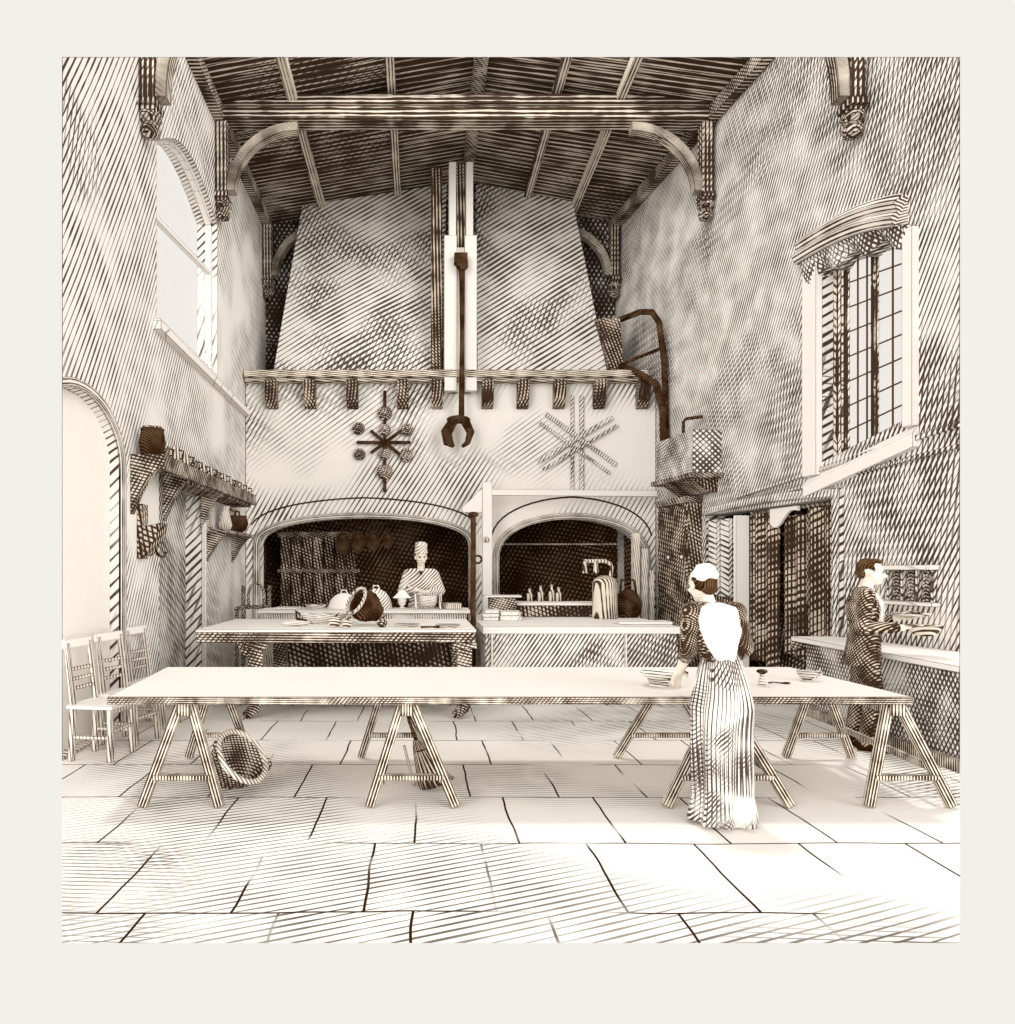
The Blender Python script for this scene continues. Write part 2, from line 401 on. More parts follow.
# right wall with window and wide doorway
def quad(pts): return [on_right(*p) for p in pts]
wq = [on_right(822, 462), on_right(822, 262), on_right(908, 232), on_right(908, 418)]
dq = [on_right(706, 680), on_right(706, 506), on_right(836, 508), on_right(836, 720)]
du0, du1, dzt = dq[0][0], dq[2][0], 2.42
uend = 9.2
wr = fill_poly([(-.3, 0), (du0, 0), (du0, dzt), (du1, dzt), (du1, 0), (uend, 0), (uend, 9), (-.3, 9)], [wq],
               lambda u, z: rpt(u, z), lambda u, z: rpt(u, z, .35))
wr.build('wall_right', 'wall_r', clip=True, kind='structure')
# window in the right wall
u0, u1 = wq[0][0], wq[2][0]; zb0, zb1 = wq[0][1], wq[3][1]; zt0, zt1 = wq[1][1], wq[2][1]
lz = lambda u, a, b: a+(b-a)*(u-u0)/(u1-u0)
m = MB()
def rbar(m, u_a, z_a, u_b, z_b, w, h, n): return m.bar(rpt(u_a, z_a, n), rpt(u_b, z_b, n), w, h, up=tuple(RN))
rbar(m, u0-.12, zb0-.15, u0-.12, zt0+.02, .24, .10, -.03)            # pale jamb far side
rbar(m, u1+.07, zb1-.1, u1+.07, zt1, .12, .10, -.03)
m.loft([[rpt(u, lz(u, zb0, zb1)+dz, n) for n, dz in ((.1, 0.02), (-.07, -.2), (-.07, -.34), (.1, -.34))] for u in (u0-.24, u1+.13)])
w2 = m.build('window_2', 'white', clip=True, kind='structure')
m = MB(); U = u1-u0
for f, w in ((.06, .07), (.18, .04), (.52, .06), (.92, .05)):
    u = u0+U*f; rbar(m, u, lz(u, zb0, zb1), u, lz(u, zt0, zt1)+.1, w, .05, .14)
m.build('mullion', 'post', w2, clip=True)
m = MB()
for f in (.30, .41, .70):
    u = u0+U*f; rbar(m, u, lz(u, zb0, zb1), u, lz(u, zt0, zt1), .014, .014, .16)
for k in range(1, 8):
    z = k/8
    ua, ub = u0+U*.18, u0+U*.9
    rbar(m, ua, lz(ua, zb0, zb1)+z*(lz(ua, zt0, zt1)-lz(ua, zb0, zb1)), ub, lz(ub, zb0, zb1)+z*(lz(ub, zt0, zt1)-lz(ub, zb0, zb1)), .013, .013, .16)
m.build('lattice', 'lead', w2, clip=True)
m = MB(); m.loft([[rpt(u, lz(u, zb0, zb1), n), rpt(u, lz(u, zt0, zt1), n)] [::1]+[rpt(u, lz(u, zt0, zt1), n+.006), rpt(u, lz(u, zb0, zb1), n+.006)] for u in (u0, u1) for n in (.19,)])
m.build('glass', 'glass', w2, clip=True)
# curved hood moulding over it, with the scalloped head below
m = MB(); rings = []
ua, ub = on_right(806, 255)[0], on_right(908, 215)[0]
za, zb = on_right(806, 262)[1], on_right(908, 244)[1]
for i in range(15):
    t = i/14; u = ua+(ub-ua)*t; z = za+(zb-za)*t+.22*math.sin(PI*t*.62)
    rings.append([rpt(u, z+dz, n) for n, dz in ((.02, -.04), (-.16, -.04), (-.2, .05), (-.12, .12), (-.16, .2), (-.06, .3), (.02, .3))])
m.loft(rings, grain='j'); m.build('hood_mould', 'mould_g', w2, clip=True)
m = MB(); rings = []
for i in range(25):
    t = i/24; u = ua+.05+(ub-ua)*t; z = za+(zb-za)*t+.22*math.sin(PI*t*.62)
    dp = .30+.06*math.sin(t*PI*7)-.08*math.sin(PI*t*.62)
    rings.append([rpt(u, z-.04, .1), rpt(u, z-.04, -.12), rpt(u, z-dp, -.05-.03*math.sin(t*PI*7)), rpt(u, z-dp, .1)])
m.loft(rings); m.build('scalloped_head', 'cross', w2, clip=True)
# string courses on the right wall
a0, a1 = on_right(738, 497), on_right(962, 424); b0, b1 = on_right(738, 506), on_right(962, 446)
m = MB(); rbar(m, a0[0], a0[1], a1[0], a1[1], .05, .05, -.02); m.build('trim_4', 'wall_r', clip=True, kind='structure')
m = MB(); rbar(m, b0[0]-.4, b0[1], b1[0], b1[1], .04, .05, -.02); m.build('trim_5', 'wall_r', clip=True, kind='structure')
# doorway reveal: dark lobby behind, hung with heavy cloths
m = MB(); um = (du0+du1)/2
for pa, pb in (((du0-.1, .75), (du1+.1, .85)),):
    m.loft([[rpt(pa[0], z, n) for n, z in ((.35, 0), (.95, 0), (.95, 2.6), (.35, 2.6))], [rpt(pb[0], z, n) for n, z in ((.35, 0), (.95, 0), (.95, 2.6), (.35, 2.6))]], cap=True)
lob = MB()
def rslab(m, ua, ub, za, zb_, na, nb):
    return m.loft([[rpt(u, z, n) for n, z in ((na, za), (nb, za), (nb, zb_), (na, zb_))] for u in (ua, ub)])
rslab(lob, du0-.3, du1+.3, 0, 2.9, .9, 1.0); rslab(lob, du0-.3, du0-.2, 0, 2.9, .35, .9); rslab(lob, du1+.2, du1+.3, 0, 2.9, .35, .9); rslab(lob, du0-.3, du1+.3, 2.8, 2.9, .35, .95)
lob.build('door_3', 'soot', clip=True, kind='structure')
m = MB(); rbar(m, du1+.06, 0.0, du1+.06, dzt+.1, .12, .06, -.03)
rings = []
for i in range(9):
    t = i/8; u = du0+(du1+.12-du0)*t
    rings.append([rpt(u, dzt+dz+.06*math.sin(PI*t), n) for n, dz in ((.02, 0), (-.05, 0), (-.05, .1), (.02, .1))])
m.loft(rings); m.build('trim_6', 'wall_r', clip=True, kind='structure')

# ceiling: two boarded slopes
m = MB()
def xr(Y): return rw(Y)+.1
for Ya, Yb in ((7.0, 14.3),):
    m.add([(-3.3, Ya, PLATE-.05), (RX, Ya, RIDGE), (RX, Yb, RIDGE), (-3.3, Yb, PLATE-.05), (-3.3, Ya, PLATE+.07), (RX, Ya, RIDGE+.12), (RX, Yb, RIDGE+.12), (-3.3, Yb, PLATE+.07)],
          [(0, 1, 2, 3), (7, 6, 5, 4), (0, 4, 5, 1), (2, 6, 7, 3), (0, 3, 7, 4)])
    m.add([(RX, Ya, RIDGE), (xr(Ya), Ya, PLATE), (xr(Yb), Yb, PLATE), (RX, Yb, RIDGE), (RX, Ya, RIDGE+.12), (xr(Ya), Ya, PLATE+.12), (xr(Yb), Yb, PLATE+.12), (RX, Yb, RIDGE+.12)],
          [(0, 1, 2, 3), (7, 6, 5, 4), (0, 4, 5, 1), (2, 6, 7, 3), (1, 5, 6, 2)])
m.build('ceiling', 'ceil', clip=True, kind='structure')
def rz(X, Y):
    if X < RX: return PLATE+(RIDGE-PLATE)*(X+3)/(RX+3)
    return RIDGE-(RIDGE-PLATE)*(X-RX)/(rw(Y)-RX)
k = 7
for X, w in ((-1.85, .13), (-.42, .13), (RX+.02, .2), (2.02, .12), (2.92, .12)):
    m = MB(); m.bar((X, 7, rz(X, 10)-.05), (X, 13.98, rz(X, 14)-.05), w, .14)
    m.build('trim_%d' % k, 'rib' if X != RX+.02 else 'wood', clip=True, kind='structure'); k += 1
# wall plates
m = MB(); m.bar((LX+.07, 7, PLATE-.08), (LX+.07, 13.98, PLATE-.08), .14, .2); m.build('trim_%d' % k, 'beam', clip=True, kind='structure'); k += 1
m = MB(); m.bar((rw(7)-.09, 7, PLATE-.08), (rw(13.98)-.09, 13.98, PLATE-.08), .14, .2); m.build('trim_%d' % k, 'beam', clip=True, kind='structure'); k += 1

# ================================================================== ROOF TRUSSES
def pendant(x, y, z):
    return MB().lathe([(.02, -.2), (.09, -.17), (.11, -.1), (.07, -.04), (.12, 0), (.12, .05), (.06, .08)], (x, y, z), 12)
def truss(Y, zbot, label, tie=True, inset=1.05):
    a, b = LX, rw(Y)
    t = thing('roof_truss', label, 'roof truss', (0, Y, 0))
    if tie:
        m = MB(); m.span((a+.02, -.14, PLATE-.17), (b-.06, .14, PLATE+.19)); m.span((a+.02, -.19, PLATE+.02), (b-.06, .19, PLATE+.07)); m.build('tie_beam', 'beam', t, clip=True)
    for s, x in ((1, a+.1), (-1, b-.13)):
        m = MB(); m.span((x-.08, -.1, zbot), (x+.08, .1, PLATE-.17)); m.span((x-.1, -.12, zbot+.05), (x+.1, .12, zbot+.12))
        m.build('wall_post', 'post', t, clip=True)
        pd = pendant(x, 0, zbot-.06); pd.build('pendant', 'wood', t, smooth=False, clip=True)
        m = MB(); rings = []
        H = PLATE-.17-zbot-.15
        for i in range(13):
            th = PI/2*i/12
            cx_ = x+s*(.06+inset*(1-math.cos(th))); cz_ = zbot+.15+H*math.sin(th)
            nx, nz = -math.cos(th)*s*-1, -math.sin(th)
            rings.append([V((cx_+nx*w, yy, cz_+nz*w)) for yy, w in ((-.08, 0), (.08, 0), (.08, .13), (-.08, .13))])
        m.loft(rings, grain='j'); m.build('brace', 'beam_g', t, clip=True)
        m = MB(); rings = []
    return t
truss(10.6, 7.0, 'dark oak tie beam crossing under the boarded roof on curved braces')
truss(13.75, 7.05, 'small curved roof braces in the corners beside the chimney hood', tie=False, inset=.95)
truss(7.75, 6.5, 'wall posts with carved ends cut off at the top of the side walls', tie=False)

# ================================================================== FIREPLACE
FY = 12.35
fp = thing('fireplace', 'broad stone fireplace with two arched openings and a tapering hood above', 'fireplace', (0, FY, 0))
def bx(px): return (px-CX)*FY/F
def bz(py): return 1.6-(py-CY)*FY/F
fr = rw(FY)-.02
aL, aR, aC = bx(258), bx(470), bz(517)
asp = bz(545)
archA = [(aL, 0), (aL, asp)]+[(aL+(aR-aL)*(1-math.cos(t))/2, asp+(aC-asp)*math.sin(t)**.8) for t in [PI*i/24 for i in range(1, 24)]]+[(aR, asp), (aR, 0)]
cL, cR, cC, csp = bx(498), 3.86, bz(518), bz(562)
archB = [(cL, 0), (cL, csp)]+[(cL+(cR-cL)*(1-math.cos(t))/2, csp+(cC-csp)*math.sin(t)**.75) for t in [PI*i/24 for i in range(1, 24)]]+[(cR, csp), (cR, 0)]
LZ = bz(379)
outer = [(LX+.01, 0)]+archA+archB+[(fr, 0), (fr, LZ), (LX+.01, LZ)]
m = fill_poly(outer, [], lambda a, b: V((a, 0, b)), lambda a, b: V((a, .45, b)))
m.build('breast', 'breast', fp)
# lining
m = MB(); m.span((LX+.01, 1.55, 0), (fr-.1, 1.6, LZ-.02)); m.span((LX+.01, .45, 2.9), (fr-.12, 1.6, 3.0)); m.span((aR+.1, .45, 0), (cL-.1, 1.6, 2.95)); m.span((LX+.01, .45, 0), (LX+.1, 1.6, 2.95)); m.span((fr-.18, .45, 0), (fr-.13, 1.6, 2.95))
m.build('lining', 'soot', fp)
# arch mouldings
for arch, mat, wdt in ((archA, 'mould', .13), (archB, 'mould', .15)):
    m = MB(); rings = []
    pts = arch
    for i, (a, b) in enumerate(pts):
        q = pts[min(i+1, len(pts)-1)]; p = pts[max(i-1, 0)]; dd = V((q[0]-p[0], q[1]-p[1])); dd.normalize(); nn = V((-dd.y, dd.x))
        rings.append([V((a+nn.x*w, e, b+nn.y*w)) for e, w in ((.1, -.02), (-.03, -.02), (-.06, .05), (-.03, wdt*.6), (.1, wdt*.6))])
    m.loft(rings, grain='j'); m.build('arch_moulding', 'mould_g', fp)
# relieving lines of voussoirs above the arches
for arch, hgt in ((archA, .33), (archB, .36)):
    m = MB(); pts = arch[2:-2]
    P = []
    for i, (a, b) in enumerate(pts):
        t = i/(len(pts)-1); P.append(V((a+(t-.5)*.25, -.004, b+hgt-.15*abs(t-.5))))
    m.tube(P, .014, 6); m.build('label_course', 'inkline', fp)
# ledge with corbels
m = MB(); m.span((LX+.03, -.22, LZ-.02), (fr-.2, .3, LZ+.1)); m.span((LX+.03, -.16, LZ-.08), (fr-.2, .1, LZ-.02)); m.build('ledge', 'mould', fp)
m = MB(); m.span((LX+.02, .0, LZ), (fr, 1.6, LZ+.03)); m.build('shoulder', 'breast', fp)
for px in (273, 311, 353, 403, 437, 487, 522, 558, 598, 641):
    X = bx(px); m = MB()
    prof = [(0, LZ-.06), (-.24, LZ-.06), (-.24, LZ-.18), (-.2, LZ-.38), (-.1, LZ-.5), (0, LZ-.52)]
    m.prism(prof, lambda a, b: V((X-.095, a, b)), lambda a, b: V((X+.095, a, b)))
    m.build('corbel', 'corbel', fp)
# hood, two tapering masses
def hood(x0, x1, t0, t1):
    zb, zt = LZ+.08, 8.42; m = MB()
    R_ = []
    for f in [i/6 for i in range(7)]:
        xa, xb = x0+(t0-x0)*f, x1+(t1-x1)*f; y = .12+1.05*f
        za = zb+(rz(t0, FY+y)-.01-zb)*f; zc = zb+(rz(t1, FY+y)-.01-zb)*f
        R_.append([V((xa, y, za)), V((xb, y, zc)), V((xb, 1.6, zc)), V((xa, 1.6, za))])
    m.loft(R_)
    return m
hood(bx(271), bx(441), (302-CX)*13.52/F, (447-CX)*13.52/F).build('hood', 'hood', fp)
hood(bx(478), bx(610), (476-CX)*13.52/F, (573-CX)*13.52/F).build('hood', 'hood', fp)
# pier between the two, forked at its head
m = MB(); X0, X1 = bx(444), bx(476)
m.span((X0, -.2, LZ-.25), (X0+.21, .2, 7.25)); m.span((X1-.2, -.2, LZ-.25), (X1, .2, 7.25)); m.span((X0+.1, -.08, LZ-.25), (X1-.1, .2, 7.1))
m.build('pier', 'white', fp)
for xa, xb in ((X0+.08, X0+.2), (X1-.18, X1-.06)):
    m = MB(); m.span((xa, -.18, 7.25), (xb, .1, 8.5)); m.build('pier_fork', 'white', fp)
m = MB(); m.span((X0+.2, -.04, 7.1), (X1-.18, .1, 8.55)); m.build('slot_board', 'corbel', fp)
m = MB(); m.span((X0-.22, .0, 4.9), (X0-.03, .3, 8.5)); m.build('shade_strip', 'corbel', fp)  # dark strip that paints the left hood's shade beside the pier

# rod with tongs
rd = thing('hanging_rod', 'thin iron rod hanging down the pale pier with black tongs at its end', 'rod', (bx(461), FY-.27, 0))
m = MB(); m.tube([(0, 0, bz(268)), (0, -.03, bz(340)), (-.01, -.03, bz(424))], [.05, .035, .05], 8); m.build('rod', 'iron', rd)
m = MB(); m.box((-.02, -.0, bz(266)), (.22, .16, .16)); m.lathe([(.05, -.1), (.1, -.06), (.1, .06), (.05, .1)], (.0, -.05, bz(272)), 12); m.build('pulley', 'iron', rd)
for s in (-1, 1):
    m = MB(); m.tube([(-.05, -.02, bz(421)), (-.05+s*.1, -.05, bz(425)), (-.06+s*.2, -.06, bz(436)), (-.07+s*.16, -.06, bz(446)), (-.07+s*.07, -.06, bz(450))], [.05, .08, .1 if s < 0 else .07, .09 if s < 0 else .05, .03], 8); m.build('tong', 'iron', rd)
m = MB(); m.ell((-.06, -.02, bz(423)), (.2, .1, .07)); m.build('tong_collar', 'iron', rd, smooth=True)

# ornaments on the breast
o = thing('wall_ornament', 'iron rosette of thin rods and eight round discs on the chimney breast', 'ornament', (bx(385), FY-.02, bz(443)))
for a, b in (((0, 0, .88), (0, 0, -.85)), ((-.48, 0, 0), (.44, 0, 0)), ((-.24, 0, .2), (.3, 0, -.24)), ((-.24, 0, -.18), (.36, 0, .26))):
    m = MB(); m.tube([V(a)+V((0, -.04, 0)), V(b)+V((0, -.04, 0))], .028, 8); m.build('rod', 'iron', o)
for x, z, r in ((0, .5, .125), (0, .22, .1), (-.45, .24, .105), (.38, .22, .105), (-.43, -.2, .1), (.36, -.22, .115), (0, -.2, .1), (0, -.5, .135)):
    m = MB(); m.lathe([(r, 0), (r, .05), (r*.7, .075), (r*.4, .07), (r*.35, .1), (.01, .11)], (x, 0, z), 18, rot=Euler((PI/2, 0, 0))); m.build('disc', 'wood', o)
o = thing('lath_star', 'star of crossed wooden laths fixed above the right hand arch', 'ornament', (bx(577), FY-.02, bz(444)))
for i, (ang, off) in enumerate(((PI/2, -.07), (PI/2, .09), (math.radians(-36), .09), (math.radians(-36), -.09), (math.radians(31), .08), (math.radians(31), -.08))):
    dx, dz = math.cos(ang), math.sin(ang); nx, nz = -dz, dx; L = .82 if i < 2 else .74
    m = MB(); yy = -.02-.012*(i//2)
    m.bar((-dx*L+nx*off, yy, -dz*L+nz*off), (dx*L+nx*off, yy, dz*L+nz*off), .012, .05 if i % 2 else .07, up=(nx, 0, nz)); m.build('lath', 'panel', o)

# ================================================================== NEAR TABLE AND TRESTLES
TY0, TY1, TX0, TX1, TZ = 4.8, 6.27, -2.1, 3.28, .755
tt = MB(); tt.add([(TX0+.02, TY0, TZ-.045), (TX1, TY0, TZ-.045), (TX1-.06, TY1, TZ-.045), (TX0-.1, TY1, TZ-.045), (TX0+.02, TY0, TZ), (TX1, TY0, TZ), (TX1-.06, TY1, TZ), (TX0-.1, TY1, TZ)],
                  [(3, 2, 1, 0), (4, 5, 6, 7), (0, 1, 5, 4), (1, 2, 6, 5), (2, 3, 7, 6), (3, 0, 4, 7)])
root = thing('table_board', 'long pale scrubbed table board laid across four trestles', 'table top', (0, 0, 0))
b = tt.build('board', 'tabletop', root)
m = MB(); m.span((TX0+.02, TY0-.012, TZ-.05), (TX1, TY0, TZ-.002)); m.build('front_edge', 'edge', root)
def trestle(name, label, x, rear_dx=.0, spread=.26, lean=0):
    t = thing('trestle', label, 'trestle', (x, 0, 0), 0, 'trestles under the long table')
    ya, yb = TY0+.14, TY1-.22
    zt = TZ-.046
    m = MB(); m.bar((0, ya-.06, zt-.05), (rear_dx, yb+.06, zt-.05), .09, .1); m.build('top_bar', 'leg', t)
    for (y, dx, ys) in ((ya, 0, -.1), (yb, rear_dx, .08)):
        for s in (-1, 1):
            stick('leg', (dx+s*.035, y, zt-.02), (dx+s*spread+lean, y+ys, .012), .062, .045, 'leg', t)
        zz = .2; f = (zt-zz)/zt
        m = MB(); m.bar((dx-(.035+(spread-.035)*f)+lean*f, y+ys*f, zz), (dx+(.035+(spread-.035)*f)+lean*f, y+ys*f, zz), .05, .035); m.build('stretcher', 'leg', t)
    for s in (-1, 1):
        f = (zt-.26)/zt
        m = MB(); m.bar((s*(.035+(spread-.035)*f)+lean*f, ya-.1*f, .26), (rear_dx+s*(.035+(spread-.035)*f)+lean*f, yb+.08*f, .26), .03, .045)
        if s > 0: m.build('side_rail', 'leg', t)
    return t
trestle('a', 'trestle under the left end of the long table, behind it a round basket', (186-CX)*4.94/F, -.1, .26)
trestle('b', 'trestle in the middle of the long table with a broom propped in it', (407-CX)*4.94/F, -.16, .29, .04)
trestle('c', 'trestle behind the woman in the striped skirt', (722-CX)*4.94/F, .02, .42)
trestle('d', 'trestle under the right hand end of the long table beside the waiter', (893-CX)*4.94/F, .1, .28, .05)

# things on the near table
def lathe_thing(name, label, cat, loc, parts, group=None, rot=None, sc=(1, 1)):
    """one thing turned on the lathe; the first profile is the body when there is only one"""
    if len(parts) == 1:
        m = MB(); m.lathe(parts[0][1], (0, 0, 0), 24, sc=sc, rot=rot); ob = m.build(name, parts[0][2], None, smooth=False, loc=loc)
        for p in ob.data.polygons: p.use_smooth = True
        return tag(ob, label, cat, group)
    t = thing(name, label, cat, loc, 0, group)
    for nm, pr, mt in parts:
        m = MB(); m.lathe(pr, (0, 0, 0), 24, sc=sc, rot=rot); m.build(nm, mt, t, smooth=True)
    return t
def bowl(r, h, t=.012, foot=.5):
    return [(r*foot*.9, 0), (r*foot, 0), (r*foot, h*.12), (r*.8, h*.5), (r, h), (r-t, h), (r*.76, h*.52), (r*.4, h*.18), (.004, h*.15)]
def plate(r, h=.02):
    return [(r*.6, 0), (r, h), (r, h+.006), (r*.62, .008), (.004, .008)]
def on(px, py, z, Y=None):
    Y = (1.6-z)*F/(py-CY); return V(((px-CX)*Y/F, Y, z))
p = on(659, 686, TZ); 
b1 = lathe_thing('stacked_bowl', 'lower foot bowl of the stacked dishes left of the woman', 'bowl', (p.x, p.y, TZ+.001), [('bowl', bowl(.085, .05, .008, .8), 'china')])
b2 = thing('handled_dish', 'shallow wide dish with a side handle, stacked on the foot bowl', 'dish', (p.x, p.y, TZ+.053))
m = MB(); m.lathe([(.06, 0), (.1, .012), (.13, .04), (.135, .05), (.125, .05), (.09, .022), (.004, .02)], (0, 0, 0), 24); m.build('bowl', 'china', b2, smooth=True)
m = MB(); m.tube([(.125, 0, .044), (.18, 0, .05), (.21, -.01, .042)], [.014, .012, .006], 8); m.build('handle', 'iron', b2)
p = on(762, 686, TZ)
t = thing('caster', 'small waisted pepper caster standing right of the woman', 'caster', (p.x, p.y, TZ+.001))
m = MB(); m.lathe([(.028, 0), (.03, .015), (.016, .06), (.014, .085)], (0, 0, 0), 16); m.build('body', 'china', t, smooth=True)
m = MB(); m.lathe([(.014, .085), (.036, .1), (.038, .112), (.02, .12), (.004, .122)], (0, 0, 0), 16); m.build('cap', 'iron', t, smooth=True)
p = on(807, 681, TZ)
t = thing('slop_bowl', 'small white bowl near the right end of the long table', 'bowl', (p.x, p.y, TZ+.001))
m = MB(); m.lathe(bowl(.075, .075, .006, .4), (0, 0, 0), 24); m.build('bowl', 'china', t, smooth=True)
m = MB(); m.tube([(.06, 0, .06), (.1, 0, .085), (.115, 0, .06), (.07, 0, .025)], .008, 8); m.build('handle', 'china', t, smooth=True)
p = on(786, 684, TZ)
t = thing('spoon', 'dark spoon lying beside the small white bowl', 'spoon', (p.x, p.y, TZ+.004), .15)
m = MB(); m.ell((.0, 0, .004), (.035, .02, .007)); m.build('spoon_bowl', 'iron', t, smooth=True)
m = MB(); m.tube([(-.03, 0, .004), (-.1, 0, .012), (-.14, 0, .008)], [.006, .004, .007], 6); m.build('handle', 'iron', t)

# basket under the table
bk = thing('wicker_basket', 'round wicker basket tipped on its side under the left of the long table', 'basket', (-1.47, 5.12, 0))
R = Euler((math.radians(46), math.radians(24), math.radians(44)))
prof = [(.02, 0), (.13, 0)]
for i in range(13):
    t_ = i/12; prof.append((.13+.075*math.sin(t_*PI*.5)+(.006 if i % 2 else 0), .02+.2*t_))
prof += [(.185, .22), (.17, .1), (.12, .03), (.01, .025)]
c = V((0.05, 0.07, .135))
m = MB(); m.lathe(prof, c, 28, rot=R); m.build('body', 'basket', bk, smooth=True)
m = MB(); Rm = R.to_matrix()
m.tube([c+Rm@V((.205*math.cos(a), .205*math.sin(a), .222)) for a in [2*PI*i/32 for i in range(33)]], .02, 8); m.build('rim', 'rim', bk, smooth=True)
for s in (-1, 1):
    m = MB(); m.tube([c+Rm@V((s*.2+s*.045*math.sin(a), .06*math.cos(a), .215+.02*math.sin(a))) for a in [PI*i/8 for i in range(9)]], .01, 6); m.build('handle', 'basket', bk, smooth=True)

# broom in the middle trestle
br = thing('broom', 'birch broom leaning head down under the middle of the long table', 'broom', (.02, 5.25, 0))
m = MB(); m.tube([(-.13, .05, .695), (-.1, .02, .5), (-.04, 0, .33)], .013, 8); m.build('handle', 'iron', br)
m = MB(); rings = []
for i in range(9):
    t_ = i/8; cx_ = -.05+.16*t_; cz_ = .36-.335*t_+.02*(t_ > .95); w = .022+.11*t_**.8
    rings.append([V((cx_+(w*(1+.08*math.sin(k*2.6)))*math.cos(2*PI*k/20)*.95, (w*.7)*math.sin(2*PI*k/20), cz_+w*.3*math.cos(2*PI*k/20))) for k in range(20)])
m.loft(rings, grain='j'); m.build('bristles', 'bristle', br)
m = MB(); m.tube([V((-.015+.043*math.cos(a), .033*math.sin(a), .29+.012*math.cos(a))) for a in [2*PI*i/16 for i in range(17)]], .008, 6); m.build('binding', 'iron', br)
t = MB(); t.bar((-.12, 5.42, .28), (-.045, 5.36, 0.002), .055, .018, up=(1, 0, 0)); ob = t.build('lath_offcut', 'chair'); tag(ob, 'short pale board leaning beside the broom under the long table', 'board')

# ================================================================== CHAIRS
def chair(label, loc, rz):
    t = thing('rail_chair', label, 'chair', loc, rz, 'rail back chairs along the left wall')   # faces local +x
    w = .36; dp = .36
    for s in (-1, 1):
        m = MB(); m.bar((-.18, s*.17, 0), (-.17, s*.165, .45), .04, .04, up=(1, 0, 0)); m.bar((-.17, s*.165, .45), (-.235, s*.155, .98), .04, .036, up=(1, 0, 0)); m.build('back_post', 'chair', t)
        m = MB(); m.bar((.17, s*.17, 0), (.165, s*.165, .44), .04, .04, up=(1, 0, 0)); m.build('leg', 'chair', t)
        m = MB(); m.bar((-.175, s*.168, .2), (.168, s*.168, .2), .024, .03); m.build('stretcher', 'chair', t)
    m = MB(); m.bar((.168, -.168, .25), (.168, .168, .25), .024, .03); m.build('stretcher', 'chair', t)
    m = MB(); m.box((0, 0, .455), (.42, .41, .035)); m.build('seat', 'white', t, bev=.008)
    m = MB(); m.box((0.165, 0, .415), (.025, .33, .05)); m.build('seat_rail', 'chair', t)
    m = MB(); m.box((-.24, 0, .975), (.045, .38, .085), Euler((0, -.12, 0))); m.build('crest_rail', 'white', t, bev=.012)
    for z in (.6, .68, .76):
        x = -.17-.065*(z-.45)/.53
        m = MB(); m.box((x, 0, z), (.018, .3, .03)); m.build('slat', 'chair', t)
    return t
chair('wooden rail back chair nearest the left edge, against the left wall', (-2.72, 6.18, 0), math.radians(-8))
chair('middle one of the three rail back chairs against the left wall', (-2.70, 6.72, 0), math.radians(-14))
chair('rail back chair farthest along the left wall, next to the hatched doorway', (-2.72, 7.42, 0), math.radians(-10))
# armchair by the fire
ac = thing('armchair', 'small wooden armchair with a rounded back left of the hearth', 'chair', (-2.52, 10.9, 0))
for sx in (-1, 1):
    m = MB(); m.tube([(sx*.2, .18, 0), (sx*.2, .18, 1.36)], .03, 8); m.build('back_post', 'wood', ac)
    m = MB(); m.tube([(sx*.2, -.2, 0), (sx*.2, -.2, 1.0)], .028, 8); m.build('leg', 'wood', ac)
    m = MB(); m.bar((sx*.2, -.24, 1.02), (sx*.2, .18, 1.04), .06, .04); m.build('arm', 'wood', ac)
m = MB(); m.span((-.23, -.23, .68), (.23, .2, .74)); m.build('seat', 'wood', ac)
m = MB(); m.tube([(-.12, .18, 1.02)]+[(.12*-math.cos(a), .18, 1.2+.2*math.sin(a)) for a in [PI*i/8 for i in range(9)]]+[(.12, .18, 1.02)], .025, 8); m.build('back_hoop', 'wood', ac)
m = MB(); m.span((-.2, .16, 1.0), (.2, .2, 1.06)); m.build('back_rail', 'wood', ac)

# ================================================================== REAR TABLE, SERVING COUNTER
RT0, RT1, RZ = 7.66, 9.35, .965
rt = thing('carved_table', 'heavy dark table with shaped feet standing before the left hearth', 'table', (0, 0, 0))
x0, x1 = -2.39, .60
m = MB(); m.span((x0, RT0, RZ-.03), (x1, RT1, RZ)); m.build('tabletop', 'worktop', rt)
m = MB(); m.span((x0+.01, RT0+.01, RZ-.14), (x1-.01, RT1-.01, RZ-.031)); m.build('frieze', 'edge2', rt)
for x in (x0+.62, x1-.12):
    for y in (RT0+.16, RT1-.2):
        m = MB(); m.box((x, y, .52), (.16, .16, .62)); m.box((x, y, .79), (.26, .2, .07)); m.box((x, y, .24), (.22, .2, .08))
        m.build('leg', 'wood', rt)
        m = MB(); m.tube([(x, y, .2), (x-.02, y-.03, .1), (x-.1, y-.1, .035)], [.09, .07, .05], 10); m.build('foot', 'wood', rt, smooth=True)
m = MB(); m.span((x0+.45, RT0+.1, .3), (x1-.02, RT1-.1, .36)); m.build('lower_shelf', 'chair', rt)
m = MB(); m.span((x0+.6, RT1-.15, .36), (x1-.05, RT1-.1, .83)); m.build('back_board', 'dark', rt)
m = MB(); m.prism([(x0+.4, .83), (x0+.54, .83), (x0+.54, .62), (x0+.48, .7)], lambda a, b: V((a, RT0+.1, b)), lambda a, b: V((a, RT0+.2, b))); m.build('bracket', 'wood', rt)

